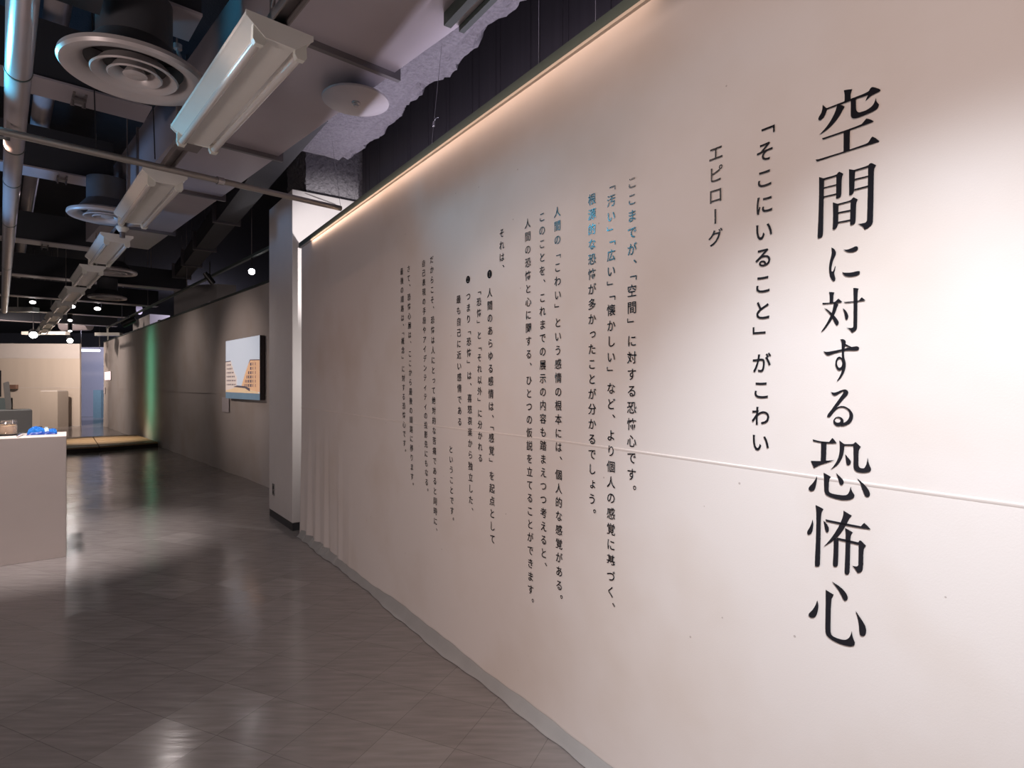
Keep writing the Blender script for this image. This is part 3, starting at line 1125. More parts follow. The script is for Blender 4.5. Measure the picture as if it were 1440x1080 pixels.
# square feed duct and angle bracket beside the nearest diffuser
c = at_z(190, 108, 2.76)
b = MB()
b.obox(c - V * 0.30 - U * 0.24 + UP * 0.16, V * 0.16, U * 0.13, UP * (CEIL - c.z - 0.16))
tag(b.build('feed_duct', M['ductdark']), 'dark square feed duct standing up beside the nearest ring diffuser', 'air duct')
b = MB()
e = at_z(250, 66, 3.09)
b.path([e, e - UP * 0.02, c + V * 0.20 + UP * 0.10], 0.008, 8)
b.tube(e - UP * 0.012, e + UP * 0.012, 0.02, 12)
tag(b.build('support_arm', M['pipe']), 'short pale rod arm steadying the nearest ring diffuser', 'bracket')

# ------------------------------------------------------------------ the lamp row on its channel
CH0 = Vector((-1.253, 2.55, 0))             # a point under the row


def row_pt(Z):
    return Vector((CH0.x - 0.888 * (Z - CH0.y), Z, 0))


LZ = 2.70
t = thing('lamp_channel', row_pt(7) + UP * LZ, 'long grey steel channel carrying the row of ceiling lamps', 'channel')
b = MB()
b.obox(row_pt(0.8) - V * 0.030 + UP * (LZ + 0.035), row_pt(15.5) - row_pt(0.8), V * 0.060, UP * 0.006)
b.obox(row_pt(0.8) - V * 0.030 + UP * (LZ + 0.003), row_pt(15.5) - row_pt(0.8), V * 0.005, UP * 0.035)
b.obox(row_pt(0.8) + V * 0.025 + UP * (LZ + 0.003), row_pt(15.5) - row_pt(0.8), V * 0.005, UP * 0.035)
b.build('channel_body', M['strut'], t)
for Z in (1.6, 3.3, 4.6, 6.1, 8.9, 11.5, 14.5):
    b = MB()
    b.tube(row_pt(Z) + UP * (LZ + 0.04), row_pt(Z) + UP * CEIL, 0.005, 8)
    b.build('hanger_rod', M['strut'], t)


def make_lamp():
    t = thing('fluorescent_lamp', UP * LZ, 'x', 'ceiling lamp', 'unlit twin tube lamps in the row', rz=AX)
    X, Y = V, U
    L2 = 0.59
    b = MB()
    b.extrude([(-0.118, 0.0), (-0.118, -0.016), (-0.112, -0.020), (-0.052, -0.070), (0.052, -0.070), (0.112, -0.020), (0.118, -0.016), (0.118, 0.0)],
              UP * LZ - Y * L2, X, UP, Y * (2 * L2))
    b.build('housing', M['enamel'], t)
    for sx in (-0.074, 0.074):
        b = MB()
        b.tube(UP * (LZ - 0.083) + X * sx - Y * (L2 - 0.02), UP * (LZ - 0.083) + X * sx + Y * (L2 - 0.02), 0.0150, 20)
        tb = b.build('tube', M['tube'], t, smooth=True)
        for e in (-1, 1):
            b = MB()
            o_ = UP * LZ + X * sx + Y * (e * (L2 - 0.012)) - Y * 0.012
            b.extrude([(-0.020, -0.03), (-0.022, -0.088), (-0.014, -0.102), (0.014, -0.102), (0.022, -0.088), (0.020, -0.03)], o_, X, UP, Y * 0.024)
            b.build('socket', M['socket'], tb)
    for e in (-1, 1):
        b = MB()
        b.extrude([(-0.120, 0.001), (-0.120, -0.018), (-0.054, -0.073), (0.054, -0.073), (0.120, -0.018), (0.120, 0.001)], UP * LZ + Y * (e * L2) - Y * 0.003, X, UP, Y * 0.006)
        b.build('end_cap', M['enamel'], t)
    return t


LAMPZ = [2.52, 3.97, 5.44, 6.75, 8.15, 9.5, 10.9, 12.2, 13.4]
LAMPL = ['unlit white twin tube lamp, the large one nearest the viewer',
         'unlit white twin tube lamp, second in the row and overlapping a ring diffuser',
         'unlit white twin tube lamp, third in the row below the second diffuser',
         'unlit white twin tube lamp, fourth in the row with a diffuser on its right',
         'unlit white twin tube lamp, fifth in the row, yellowish tubes',
         'unlit white twin tube lamp, sixth in the row',
         'unlit white twin tube lamp, third from the far end of the row',
         'unlit white twin tube lamp, second from the far end of the row',
         'unlit white twin tube lamp, tiny one at the far end of the row']
proto = make_lamp()
for i, Z in enumerate(LAMPZ):
    o = proto if i == 0 else copy_tree(proto)
    q = row_pt(Z)
    o.location = (q.x, q.y, LZ)
    o['label'] = LAMPL[i]
# sensor between second and third lamps, and a cable clip
c = row_pt(4.78) + UP * LZ
t = thing('ceiling_sensor', c, 'small white downward sensor on the channel behind the second lamp', 'sensor')
b = MB()
b.lathe(c, [(0.0005, 0.003), (0.045, 0.003), (0.047, -0.008), (0.026, -0.040), (0.0005, -0.042)], 24, False)
b.build('cover', M['socket'], t, smooth=True)
b = MB()
b.tube(c - UP * 0.042, c - UP * 0.085, 0.020, 16)
b.build('eye', M['strut'], t)
b = MB()
c = row_pt(1.95) + UP * (LZ + 0.04)
pts = []
for i in range(13):
    k = i / 12
    pts.append(row_pt(2.05 - 0.55 * k) - V * (0.045 + 0.05 * math.sin(k * 3.1)) + UP * (LZ + 0.02 + 0.25 * k * k))
b.path(pts, 0.0035, 8)
tag(b.build('lamp_cable', M['strut']), 'thin grey cable looping up from the nearest lamp', 'cable')
c = row_pt(3.10) + UP * LZ
b = MB()
b.cbox(c - UP * 0.02, V, U, 0.12, 0.16, 0.022)
tag(b.build('junction_box', M['strut']), 'flat grey junction box on the channel between first and second lamps', 'junction box')

# ------------------------------------------------------------------ pipes
p0 = Vector((-1.86, 2.19, 2.86)) - U * 1.4
p1 = Vector((-1.86, 2.19, 2.86)) + U * 12.5
t = thing('ceiling_pipe', p0 + U * 6, 'thick grey pipe along the left edge of the picture, teal light on its side', 'pipe')
b = MB()
b.tube(p0, p1, 0.050, 32)
b.build('pipe_body', M['pipe'], t, smooth=True)
for s_ in (2.05, 3.2, 4.0, 5.4, 8.0, 11.0):
    b = MB()
    b.tube(p0 + U * s_, p0 + U * (s_ + 0.012), 0.053, 32)
    b.build('joint_band', M['rail'], t)
for s_ in (0.6, 3.3, 5.2, 8.2, 11.2):
    b = MB()
    b.tube(p0 + U * s_ + UP * 0.05, p0 + U * s_ + UP * (CEIL - 2.86), 0.006, 8)
    b.build('hanger_rod', M['strut'], t)
b = MB()
q0 = at_z(60, 150, 3.62)
b.tube(q0 - U * 3, q0 + U * 14, 0.065, 24)
b.tube(q0 + UP * 0.06, q0 + UP * (CEIL - 3.62), 0.008, 8)
tag(b.build('high_pipe', M['pipe'], smooth=True), 'grey pipe high between the beams behind the thick left pipe', 'pipe')
# bracing pole from the hall to the partition's rail
pe = W0 + WD * 1.17 + WN * 0.02 + UP * 2.735
pa = at_z(0, 184, 2.62)
pa = pa + (pa - pe).normalized() * 1.0
t = thing('bracing_pole', pe, 'long thin metal pole crossing the ceiling to brace the text wall', 'pole')
b = MB()
b.tube(pe, pa, 0.019, 20)
b.build('pole_body', M['pole'], t, smooth=True)
b = MB()
dd = (pa - pe).normalized()
for s_ in (0.9, 2.1):
    b = MB()
    b.tube(pe + dd * s_, pe + dd * (s_ + 0.04), 0.024, 20)
    b.build('pole_collar', M['steel'], t, smooth=True)
for px, lab in ((135, 'thin dark wire holding the bracing pole left of the lamp row'), (218, 'thin dark wire holding the bracing pole beside the lamp row')):
    k = at_z(px, 184 + px * 0.2, 2.64)
    b = MB()
    b.tube(k + UP * 0.015, k + UP * 1.3 + U * 0.10 - V * 0.02, 0.003, 6)
    tag(b.build('hanger_wire', M['black']), lab, 'wire')
# a teal-lit bracket on the left edge
b = MB()
k = at_z(9, 196, 2.72)
b.obox(k, V * 0.016, U * 0.016, UP * 0.16)
b.obox(k - V * 0.16, V * 0.176, U * 0.016, UP * 0.012)
tag(b.build('pipe_bracket', M['pole']), 'small angle bracket hanging beside the thick pipe at the left edge', 'bracket')

# wires to the text partition
for (x0, y0, x1, y1, z1, lab, crimp) in ((466, 190, 477, 276, 2.72, 'pale wire down to the far end of the text wall rail', False),
                                         (617, 105, 607, 205, 2.72, 'pale wire with a crimp and loose tail above the text wall', True),
                                         (758, -20, 757.5, 90, 2.72, 'straight pale wire above the text wall near the top right', False),
                                         (838, -40, 837.5, 30, 2.72, 'rightmost pale wire above the text wall', False)):
    e = wallp(x1, y1, -0.02)
    d_ = ray(x0, y0)
    top = Vector((0, 0, EYE)) + d_ * (e.y * 1.02)
    dirn = (top - e).normalized()
    e2 = e - dirn * ((e.z - 2.71) / max(0.2, dirn.z))
    top = e2 + dirn * ((CEIL - e2.z) / dirn.z)
    t = thing('hanger_wire', e2, lab, 'wire')
    b = MB()
    b.tube(e2, top, 0.0016, 6)
    b.build('wire', M['steel'], t)
    if crimp:
        kk = e2 + dirn * 0.155
        b = MB()
        b.tube(kk - dirn * 0.012, kk + dirn * 0.016, 0.007, 10)
        b.build('crimp', M['steel'], t)
        b = MB()
        b.path([kk + dirn * 0.012, kk + dirn * 0.026 + WD * 0.012, kk + dirn * 0.027 + WD * 0.035, kk + dirn * 0.022 + WD * 0.048], 0.0016, 6)
        b.build('loose_tail', M['steel'], t)
# cable lying over the white column and down to the partition
b = MB()
q = [CC + CR * 0.05 + UP * 3.262 + CL * 0.02, CC + CR * 0.25 - CL * 0.03 + UP * 3.20, CC + CR * 0.42 - CL * 0.05 + UP * 3.16, W0 + WD * 0.62 + WN * 0.0 + UP * 2.90, W0 + WD * 0.75 + WN * 0.0 + UP * 2.725]
b.path(q[:3], 0.004, 8)
tag(b.build('cable', M['strut']), 'dark cable draped over the top of the white boxed column', 'cable')

# long dark duct running away above the far partition
d0 = at_z(389, 227, 3.30)
d1 = at_z(247, 401, 3.30)
dn = (d1 - d0).normalized()
sd = Vector((dn.y, -dn.x, 0))
t = thing('long_duct', (d0 + d1) / 2, 'long narrow grey duct with dark bands above the far right partition', 'air duct')
b = MB()
b.obox(d0 - dn * 1.0 - sd * 0.11, d1 - d0 + dn * 1.0, sd * 0.22, UP * 0.22)
b.build('duct_body', M['ductdark'], t)
b = MB()
b.obox(d1 - sd * 0.11 + dn * 0.002, dn * 0.01, sd * 0.22, UP * 0.22)
b.build('end_plate', M['fire'], t)
for k in (0.30, 0.52, 0.70, 0.87):
    q = d0 + (d1 - d0) * k
    b = MB()
    b.obox(q - sd * 0.15 - UP * 0.02, dn * 0.05, sd * 0.30, UP * 0.26)
    b.tube(q + UP * 0.2, q + UP * (CEIL - 3.3), 0.006, 8)
    b.build('band', M['ductflange'], t)

# ------------------------------------------------------------------ the spot rail
RZ = 2.90
ra_ = at_z(380, 350, RZ)
rb_ = at_z(150, 462, RZ)
t = thing('spot_rail', (ra_ + rb_) / 2, 'black track rail for spotlights along the far right partition', 'track rail')
rdir = (rb_ - ra_).normalized()
b = MB()
sdv = Vector((rdir.y, -rdir.x, 0))
b.obox(ra_ - rdir * 0.8 - sdv * 0.018, rb_ - ra_ + rdir * 0.8, sdv * 0.036, UP * 0.032)
b.build('rail_body', M['rail'], t)
for k in (0.05, 0.3, 0.55, 0.8):
    q = ra_ + (rb_ - ra_) * k
    b = MB()
    b.tube(q + UP * 0.03, q + UP * (CEIL - RZ), 0.005, 8)
    b.build('hanger_rod', M['strut'], t)


def track_spot(p_, aim, lab, r=0.04, lit=None, L=0.13, rod=0.06, name='track_spotlight', group='track spotlights under the ceiling'):
    """hanging spotlight, its face at p_, looking along aim"""
    aim = Vector(aim).normalized()
    t = thing(name, p_, lab, 'spotlight', group)
    b = MB()
    b.tube(p_, p_ - aim * L, r, 24)
    b.tube(p_ - aim * L, p_ - aim * (L + 0.03), r * 0.8, 24)
    b.build('head', M['black'], t, smooth=True)
    b = MB()
    c = p_ - aim * (L * 0.5)
    b.tube(c + UP * (r * 0.9), c + UP * (r + rod), 0.008, 10)
    b.build('stem', M['black'], t)
    b = MB()
    b.tube(p_ + aim * 0.001, p_ + aim * 0.004, r * 0.86, 24)
    b.build('lamp_face', lit or M['black'], t)
    return t


lp = at_y(354, 382, 6.79)
track_spot(lp, (Vector((0, 0, EYE)) - lp) + Vector((0, 0, -0.2)), 'lit black spotlight glaring just left of the white boxed column', 0.040, M['lamp'], 0.12, RZ - lp.z - 0.03)
lp = at_z(172, 457, 2.72)
track_spot(lp, (-0.75, -0.35, -0.5), 'dark spotlight over the end of the far right partition, near the green glow', 0.07, None, 0.26, 0.12)
lp = at_z(300, 399, 2.66)
track_spot(lp, (0.5, 0.35, -0.8), 'dark spotlight under the rail above the grey box', 0.035, None, 0.13, 0.18)
FARLAMPS = [(47, 471, 2.72, 'lampfar', 0.105, 'brightest far spotlight with star glare above the pale end partition'),
            (98.5, 479, 2.70, 'lampfar', 0.085, 'bright greenish far spotlight above the right end of the pale partition'),
            (101, 431, 3.05, 'lampsoft', 0.070, 'round lit downlight beside the sixth lamp of the row'),
            (137, 434, 3.05, 'lampsoft', 0.070, 'lit downlight under a black can, right of another downlight'),
            (46, 425, 3.05, 'lampsoft', 0.060, 'lit downlight shining on a beam near the thick left pipe'),
            (98.5, 450.5, 2.95, 'lampsoft', 0.055, 'dim small far downlight above two brighter ones'),
            (98.5, 465.5, 2.85, 'lampsoft', 0.050, 'dim small far downlight just above the greenish spotlight')]
for px, py, z, mk, r, lab in FARLAMPS:
    q = at_z(px, py, z)
    aim = (Vector((0, 0, EYE)) - q).normalized() + Vector((0, 0, -0.35 if mk == 'lampfar' else -1.6))
    track_spot(q, aim, lab, r, M[mk], 0.22, CEIL - q.z - r - 0.25)

# grey box and a low pale box standing behind the far partition
b = MB()
q = on_plane(272, 440, FW0 - FWN * 0.45, FWN)
q.z = 0
b.obox(q, -FWD * 0.9 + -FWN * 0.6, FWN * 0.35 + FWD * 0.1, UP * (EYE + (540 - 404) / F * q.y))
tag(b.build('tall_crate', M['white']), 'tall pale box showing above the far right partition', 'box')
b = MB()
q = farp(345, 405, -0.3)
q.z = 0
b.obox(q, -FWD * 0.7, -FWN * 0.3, UP * 2.92)
tag(b.build('low_crate', M['white']), 'second pale box just showing above the partition beside the white column', 'box')
b = MB()
q = on_plane(187, 500, FW0 - FWN * 0.55, FWN)
q.z = 0
b.obox(q, -FWD * 2.6, -FWN * 0.5, UP * (EYE + (540 - 452) / F * q.y))
tag(b.build('long_crate', M['white']), 'long pale violet lit box showing above the far right partition over the green glow', 'box')
# clips on the partition's top
for px, py, lab in ((298, 427, 'small pale clip on the top of the far partition below the grey box'), (226, 451, 'small pale clip on the top of the far partition near the green glow')):
    q = farp(px, py, 0.0)
    q.z = FT + 0.02
    b = MB()
    b.obox(q - FWN * 0.02, FWD * 0.16, FWN * 0.05, UP * 0.030)
    tag(b.build('rail_clip', M['plate']), lab, 'clip')
q = farp(152, 477, 0.0)
b = MB()
q.z = FT + 0.025
b.tube(q, q + UP * 0.45, 0.022, 8)
b.tube(q + UP * 0.45, q + UP * 0.8 + V * 0.12, 0.008, 8)
b.tube(q + UP * 0.45, q + UP * 0.8 - V * 0.12, 0.008, 8)
tag(b.build('forked_post', M['socket']), 'small white forked post on the far end of the far right partition', 'post')

for x0, x1, y, r_, lab in ((88, 126, 457, 0.20, 'far round grey duct crossing under the ceiling above the greenish spotlight'),
                           (150, 196, 436, 0.14, 'far pale round duct crossing under the ceiling above the dark spotlight')):
    a, c = at_z(x0, y, 3.35), at_z(x1, y, 3.35)
    b = MB()
    b.tube(a, c + UP * 0.02, r_, 24)
    b.tube((a + c) / 2 + UP * r_, (a + c) / 2 + UP * (CEIL - 3.35), 0.012, 8)
    tag(b.build('round_duct', M['duct'], smooth=True), lab, 'air duct')
# distant pale strips under the ceiling
for x0, x1, y, z, lab in ((30, 92, 470.5, 2.95, 'long pale strip fitting above the end partition, left of the greenish spotlight'),
                          (133, 168, 472, 2.95, 'pale strip fitting above the corner of the far right partition'),
                          (4, 46, 438, 3.0, 'pale strip fitting under the far ceiling by the thick pipe')):
    a, c = at_z(x0, y, z), at_z(x1, y, z)
    b = MB()
    b.obox(a, c - a, Vector((0, 0.18, 0)), UP * 0.10)
    b.tube((a + c) / 2 + UP * 0.1, (a + c) / 2 + UP * (CEIL - z), 0.01, 8)
    tag(b.build('strip_fitting', M['enamel']), lab, 'ceiling lamp')
a, c = at_y(114, 492.5, 21), at_y(140, 493, 21)
t = thing('lit_tube_lamp', (a + c) / 2, 'lit bluish white tube over the gap beside the end partition', 'ceiling lamp')
b = MB()
b.tube(a, c, 0.045, 16)
b.build('tube', M['tubelit'], t)
for e_ in (a, c):
    b = MB()
    b.tube(e_ + UP * 0.04, Vector((e_.x, e_.y, CEIL)), 0.006, 8)
    b.build('hanger_rod', M['strut'], t)

# ------------------------------------------------------------------ the picture on the far partition
TH = 0.085
fo_ = farp(365, 520, TH)
near = farp(365.2, 540, TH)
far_ = farp(317.5, 540, TH)
zt = EYE + (540 - 471.3) / F * near.y
zb = EYE + (540 - 562.8) / F * near.y
PWd = (far_ - near).length
near.z = zb
t = thing('street_picture', near - FWN * TH, 'thick lit picture of pale apartment blocks under a blue sky', 'picture')
b = MB()
b.obox(near - FWN * (TH - 0.02), FWD * PWd, FWN * (TH - 0.021), UP * (zt - zb))
b.build('box_frame', M['canvas_side'], t)
PH = zt - zb


def sky_mat():
    m = bpy.data.materials.new('printed_sky')
    m.use_nodes = True
    nt = m.node_tree
    N, L = nt.nodes, nt.links
    bs = N['Principled BSDF']
    bs.inputs['Roughness'].default_value = 0.5
    tc = N.new('ShaderNodeTexCoord')
    mp = N.new('ShaderNodeMapping')
    mp.inputs['Location'].default_value = (-0.5, -0.5, -0.25)
    L.new(tc.outputs['Generated'], mp.inputs[0])
    ln = N.new('ShaderNodeVectorMath')
    ln.operation = 'LENGTH'
    L.new(mp.outputs[0], ln.inputs[0])
    rp = N.new('ShaderNodeValToRGB')
    e = rp.color_ramp.elements
    e[0].position = 0.37
    e[0].color = (0.92, 0.88, 0.90, 1)
    e[1].position = 0.80
    e[1].color = (0.09, 0.36, 0.66, 1)
    L.new(ln.outputs[0], rp.inputs[0])
    L.new(rp.outputs[0], bs.inputs['Base Color'])
    return m


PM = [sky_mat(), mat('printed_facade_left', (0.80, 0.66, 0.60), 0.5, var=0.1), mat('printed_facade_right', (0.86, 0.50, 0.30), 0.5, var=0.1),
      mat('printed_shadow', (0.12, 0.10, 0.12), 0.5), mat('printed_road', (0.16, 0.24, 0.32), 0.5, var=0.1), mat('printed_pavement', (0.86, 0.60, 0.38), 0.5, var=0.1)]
b = MB()
face_o = near + UP * 0
# picture coordinates: u from its left (far) edge to its right (near) edge, v up


def pq(u, v, lift=0.0):
    return face_o + FWD * (PWd * (1 - u)) + UP * (PH * v) + FWN * lift


def poly(pts, mi, lift):
    b.cur = mi
    b.add([pq(u, v, lift) for u, v in pts], [tuple(range(len(pts)))])


poly([(0, 0), (1, 0), (1, 1), (0, 1)], 0, 0.0)
poly([(0, 0), (1, 0), (1, 0.10), (0, 0.11)], 4, 0.0006)
poly([(0, 0.11), (1, 0.10), (0.88, 0.155), (0.50, 0.20), (0.25, 0.19), (0.02, 0.17)], 5, 0.0008)
poly([(0, 0.14), (0.16, 0.16), (0.36, 0.20), (0.36, 0.36), (0.28, 0.46), (0.20, 0.60), (0.17, 0.65), (0, 0.645)], 1, 0.0010)
poly([(1, 0.12), (0.80, 0.15), (0.55, 0.21), (0.50, 0.22), (0.55, 0.32), (0.62, 0.45), (0.70, 0.58), (0.74, 0.64), (1, 0.63)], 2, 0.0010)
poly([(0, 0.645), (0.17, 0.65), (0.17, 0.635), (0, 0.63)], 3, 0.0014)
poly([(1, 0.63), (0.74, 0.64), (0.70, 0.57), (0.735, 0.60), (0.75, 0.625), (1, 0.615)], 3, 0.0014)
poly([(0.25, 0.20), (0.60, 0.18), (0.74, 0.13), (0.74, 0.18), (0.60, 0.215), (0.36, 0.225)], 3, 0.0012)
for r_ in range(6):
    v0 = 0.225 + r_ * 0.068
    for u0, wd_ in ((0.035, 0.020), (0.075, 0.030), (0.125, 0.040), (0.190, 0.022), (0.225, 0.028), (0.270, 0.018), (0.305, 0.018)):
        if u0 < 0.165 or v0 < 0.60 - (u0 - 0.165) * 2.0:
            poly([(u0, v0), (u0 + wd_, v0 + 0.003), (u0 + wd_, v0 + 0.030), (u0, v0 + 0.026)], 3, 0.0014)
    for u0, wd_ in ((0.745, 0.040), (0.690, 0.034), (0.645, 0.024), (0.605, 0.020), (0.575, 0.012), (0.815, 0.018), (0.880, 0.016)):
        if v0 < 0.24 + (u0 - 0.545) * 1.75:
            poly([(u0, v0 - 0.022), (u0 + wd_, v0 - 0.026), (u0 + wd_, v0 + 0.028), (u0, v0 + 0.022)], 3, 0.0014)
for m_ in PM:                                # faint glow added to the print so it outshines the spotlit wall
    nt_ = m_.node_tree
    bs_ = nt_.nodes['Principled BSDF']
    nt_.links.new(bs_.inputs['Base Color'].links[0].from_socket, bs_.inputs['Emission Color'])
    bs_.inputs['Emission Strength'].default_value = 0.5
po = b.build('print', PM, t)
# caption card
b = MB()
q = farp(312.2, 558.5, 0.024)
q2 = farp(321.6, 580, 0.024)
z0_, z1_ = q2.z, q.z
q.z = z0_
b.obox(q - FWN * 0.004, -FWD * (Vector((q2.x - q.x, q2.y - q.y, 0)).length), FWN * 0.005, UP * (z1_ - z0_))
cc = tag(b.build('caption_card', M['paper']), 'white caption card on the partition below the left corner of the picture', 'card')
# lit picture far off on the same partition
q = farp(155.5, 534, 0.02)
b = MB()
wq = (farp(148, 534, 0.02) - q).length
t = thing('striped_picture', (q.x, q.y, q.z), 'small lit picture of three pale upright stripes at the far end of the partition', 'picture')
hq = 11.5 / F * q.y
for k in range(3):
    b = MB()
    b.obox(q + FWD * (wq * (k + 0.1) / 3), FWD * (wq * 0.8 / 3), FWN * 0.02, UP * hq)
    b.build('stripe', M['litpic'], t)
b = MB()
b.obox(q - FWN * 0.02 - UP * 0.01, FWD * wq, FWN * 0.02, UP * (hq + 0.02))
b.build('backing', M['grey'], t)
q = farp(147.5, 553, 0.026)
b = MB()
b.obox(q - FWN * 0.005, FWD * 0.28, FWN * 0.01, UP * 0.2)
tag(b.build('caption_card', M['paper']), 'tiny white caption card under the striped picture', 'card')

# ------------------------------------------------------------------ low wooden platforms
pf = [at_z(x, y, 0.0) for x, y in ((60, 640), (140, 636), (223, 629), (192, 617.5), (130, 620), (40, 625))]
for k, (i0, i1, i2, i3, lab) in enumerate(((0, 1, 4, 5, 'low brown wooden platform, left one, half behind the white pedestal'), (1, 2, 3, 4, 'low brown wooden platform, right one, touching the far right partition'))):
    q = [pf[i] for i in (i0, i1, i2, i3)]
    cen = sum(q, Vector()) / 4
    q = [cen + (p_ - cen) * 0.985 for p_ in q]
    t = thing('wooden_platform', cen, lab, 'platform', 'low wooden platforms on the floor')
    b = MB()
    b.add(q + [p_ + UP * 0.085 for p_ in q], [(0, 3, 2, 1), (4, 5, 6, 7), (0, 1, 5, 4), (1, 2, 6, 5), (2, 3, 7, 6), (3, 0, 4, 7)])
    b.build('base_frame', M['woodedge'], t)
    for r_ in range(6):
        u0, u1 = r_ / 6 + 0.006, (r_ + 1) / 6 - 0.006
        b = MB()
        lo = [q[0].lerp(q[3], u0), q[1].lerp(q[2], u0), q[1].lerp(q[2], u1), q[0].lerp(q[3], u1)]
        lo = [p_ + UP * 0.085 for p_ in lo]
        b.add(lo + [p_ + UP * 0.03 for p_ in lo], [(0, 3, 2, 1), (4, 5, 6, 7), (0, 1, 5, 4), (1, 2, 6, 5), (2, 3, 7, 6), (3, 0, 4, 7)])
        b.build('board', M['wood'], t)

# ------------------------------------------------------------------ pedestals and what stands on them
PS = Vector((-0.61, 0.79, 0)).normalized()
PF = Vector((-0.79, -0.61, 0)).normalized()
PC = Vector((-3.612, 4.67, 0))
PHt = 0.980
b = MB()
b.obox(PC, PF * 0.95, PS * 0.53, UP * PHt)
tag(b.build('pedestal', M['ped'], bevel=0.004), 'large pale display pedestal at the left edge with a jar and blue packet', 'pedestal')

q = at_z(45.4, 576.5, 1.10)
b = MB()
b.obox(Vector((q.x, q.y, 0)), -V * 0.95, U * 0.45, UP * 1.10)
tag(b.build('pedestal', M['pedgrey'], bevel=0.004), 'grey display pedestal behind the pale one carrying an old monitor', 'pedestal')
gq = q


def top1(px, py):
    return at_z(px, py, PHt)


# jar on a tray with a spoon
tc_ = top1(10, 612.2)
tray = thing('tray', tc_, 'dark oval tray under the jar on the large pale pedestal', 'tray')
b = MB()
b.lathe(tc_, [(0.0005, 0.0), (0.070, 0.0), (0.086, 0.012), (0.090, 0.012), (0.072, -0.0), (0.0005, 0.004)], 40, False)
b.build('dish', M['tray'], tray, smooth=True)
jc = at_z(11.5, 611.5, PHt + 0.0045)
jar = thing('jar', jc, 'small glass jar of pale orange cream standing on the dark tray', 'jar')
b = MB()
b.lathe(jc, [(0.0005, 0.001), (0.050, 0.001), (0.057, 0.006), (0.058, 0.075), (0.050, 0.088), (0.050, 0.110), (0.054, 0.113), (0.054, 0.117), (0.047, 0.117), (0.046, 0.088), (0.0545, 0.074), (0.0535, 0.008), (0.0005, 0.005)], 40, False)
b.build('glass_body', M['glass'], jar, smooth=True)
b = MB()
b.lathe(jc, [(0.0005, 0.006), (0.052, 0.009), (0.053, 0.073), (0.0005, 0.076)], 40, False)
b.build('contents', M['amber'], jar, smooth=True)
b = MB()
b.lathe(jc, [(0.0515, 0.092), (0.0565, 0.092), (0.0565, 0.104), (0.0515, 0.104)], 40)
b.tube(jc + Vector((0.055, -0.02, 0.092)), jc + Vector((0.058, -0.02, 0.125)), 0.007, 10)
b.build('clasp_ring', M['steel'], jar, smooth=True)
b = MB()
s0, s1 = at_z(24, 612.6, PHt + 0.016), at_z(33.5, 609.0, PHt + 0.014)
b.path([s0, s0.lerp(s1, 0.5) + UP * 0.006, s1], 0.006, 8)
sl = MB()
b.lathe(s1 - UP * 0.006, [(0.0005, 0.0), (0.018, 0.001), (0.022, 0.006), (0.0005, 0.004)], 20, False)
tag(b.build('spoon', M['steel'], smooth=True), 'steel spoon resting on the rim of the dark tray', 'spoon')

# blue packet
bc = top1(59, 611)
pk = thing('blue_packet', bc, 'crumpled bright blue plastic packet at the right end of the large pale pedestal', 'packet')
rnd = random.Random(5)


def crumple(c, lx, ly, h, seed, n=14):
    rr = random.Random(seed)
    b = MB()
    vs, fs = [], []
    ax, ay = -PF, PS
    for i in range(n + 1):
        for j in range(n + 1):
            u, v = i / n * 2 - 1, j / n * 2 - 1
            e = max(0, 1 - abs(u) ** 2.5) * max(0, 1 - abs(v) ** 2.5)
            z = h * e ** 0.5 * (0.55 + 0.45 * abs(math.sin(u * 5.3 + v * 3.1 + seed)) + rr.uniform(-.12, .12)) if e > 0 else 0.0
            vs.append(c + ax * (u * lx) + ay * (v * ly) + UP * (z + 0.002))
    for i in range(n):
        for j in range(n):
            a = i * (n + 1) + j
            fs.append((a, a + n + 1, a + n + 2, a + 1))
    k = len(vs)
    vs += [c - ax * lx - ay * ly, c + ax * lx - ay * ly, c + ax * lx + ay * ly, c - ax * lx + ay * ly]
    fs.append((k, k + 1, k + 2, k + 3))
    return b.add(vs, fs)


crumple(bc - PF * 0.0 + UP * 0.001, 0.098, 0.050, 0.030, 1).build('base_fold', mat('deep_blue_plastic', (0.012, 0.05, 0.30), 0.3, var=0.2), pk)
crumple(bc + PF * 0.035 + UP * 0.012, 0.060, 0.036, 0.055, 2).build('top_fold', M['blue'], pk)
crumple(bc - PF * 0.028 + UP * 0.014, 0.020, 0.030, 0.045, 3).build('pale_tie', M['bluel'], pk)
crumple(bc - PF * 0.066 + UP * 0.010, 0.034, 0.030, 0.036, 4).build('top_fold', M['blue'], pk)
b = MB()
dk = top1(56, 608.2)
crm = crumple(dk, 0.030, 0.016, 0.052, 9)
tag(crm.build('dark_cloth', M['tray']), 'small dark crumpled cloth behind the blue packet', 'cloth')

# old monitor seen from the side, on the grey pedestal
mz = 1.10


def mpt(px, py, dy):
    return at_y(px, py, gq.y + dy)


t = thing('old_monitor', mpt(8, 576, 0.12), 'dark tilted old monitor standing on the grey pedestal at the left edge', 'monitor')
yv = U * 0.30
base = mpt(0, 540, 0.08)


def mbx(x, z):
    return Vector((base.x + (x - 0) / F * base.y, base.y, EYE + (540 - z) / F * base.y))


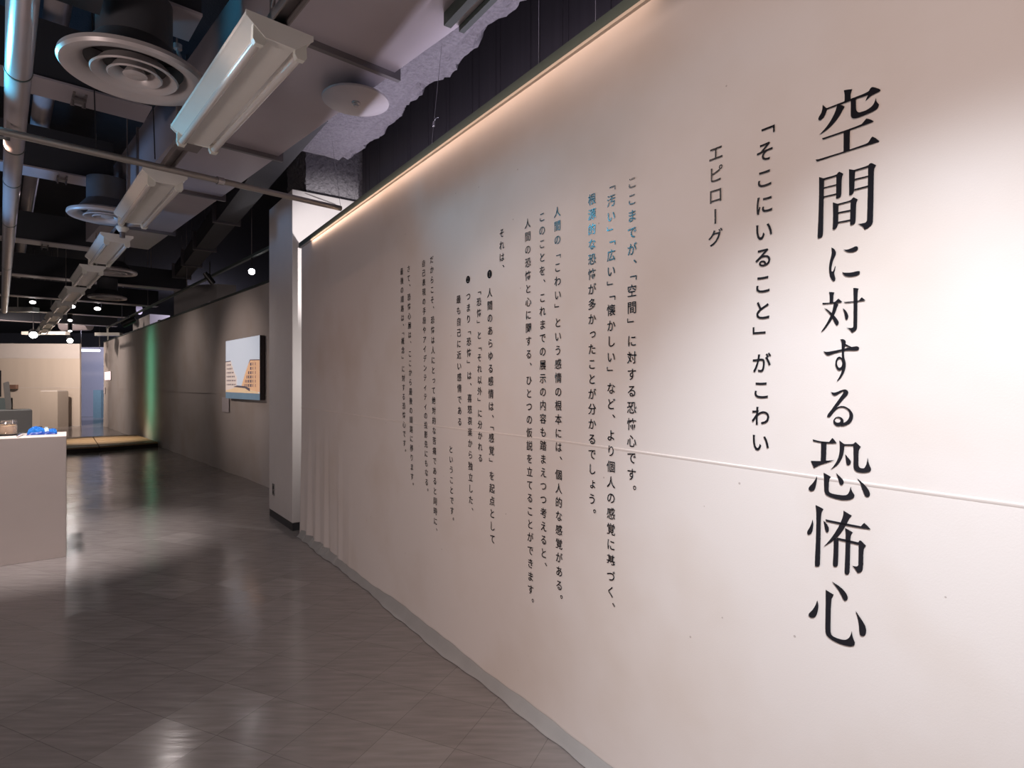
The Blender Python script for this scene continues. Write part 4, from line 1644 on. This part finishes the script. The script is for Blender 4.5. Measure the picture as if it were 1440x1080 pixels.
zf = (mz - EYE)
yb = 540 - zf / base.y * F
b = MB()
v0 = [mbx(4.5, 538.5), mbx(11.5, 536.2), mbx(13.0, 537.5), mbx(16.5, 571), mbx(16.0, yb), mbx(8.0, yb)]
n = len(v0)
b.add(v0 + [p_ + yv for p_ in v0], [tuple(range(n)), tuple(range(n, 2 * n))] + [(i, (i + 1) % n, n + (i + 1) % n, n + i) for i in range(n)])
b.build('casing', M['grey'], t, bevel=0.004)
b = MB()
v0 = [mbx(-8, 520), mbx(1.8, 521), mbx(1.8, 558), mbx(-8, 558)]
n = 4
b.add([p_ + U * 0.03 for p_ in v0] + [p_ + U * 0.22 for p_ in v0], [tuple(range(n)), tuple(range(n, 2 * n))] + [(i, (i + 1) % n, n + (i + 1) % n, n + i) for i in range(n)])
b.build('hood', M['black'], t)
b = MB()
v0 = [mbx(-10, 560), mbx(6.8, 560), mbx(8.2, yb), mbx(-10, yb)]
b.add([p_ + U * 0.02 for p_ in v0] + [p_ + U * 0.26 for p_ in v0], [tuple(range(n)), tuple(range(n, 2 * n))] + [(i, (i + 1) % n, n + (i + 1) % n, n + i) for i in range(n)])
b.build('stand', M['teascreen'], t)
b = MB()
v0 = [mbx(15.0, 560), mbx(18.2, 560), mbx(18.2, yb), mbx(16.2, yb)]
b.add([p_ + U * 0.10 for p_ in v0] + [p_ + U * 0.20 for p_ in v0], [tuple(range(n)), tuple(range(n, 2 * n))] + [(i, (i + 1) % n, n + (i + 1) % n, n + i) for i in range(n)])
b.build('rear_foot', M['grey'], t)

# far end: cream plinth with clear case, plaque and teal panel
q = at_z(56, 601.5, 0.0)
t = thing('display_plinth', q, 'tall cream plinth before the pale end partition', 'pedestal')
wq = 25 / F * q.y
hq = (601.5 - 550.5) / F * q.y
b = MB()
b.obox(q, (wq, 0, 0), (0, 0.45, 0), UP * hq)
b.build('body', M['plinth'], t)
b = MB()
b.obox(q + UP * hq + Vector((0.02, 0.02, 0)), (wq - 0.04, 0, 0), (0, 0.41, 0), UP * 0.03)
b.build('top_plate', M['white'], t)
b = MB()
q = at_y(13, 547, 18.93)
b.obox(q, (9.0 / F * q.y, 0, 0), (0, 0.10, 0), UP * 0.14)
tag(b.build('wall_plaque', M['brown']), 'small brown plaque on the pale end partition beside the monitor', 'plaque')
q = at_y(131, 540, 23.8)
b = MB()
b.obox(Vector((q.x, 23.8, 0)), (0.32, 0, 0), (0, 0.3, 0), UP * 1.15)
tag(b.build('teal_panel', M['teal']), 'narrow teal panel standing in the gap beside the end partition', 'panel')
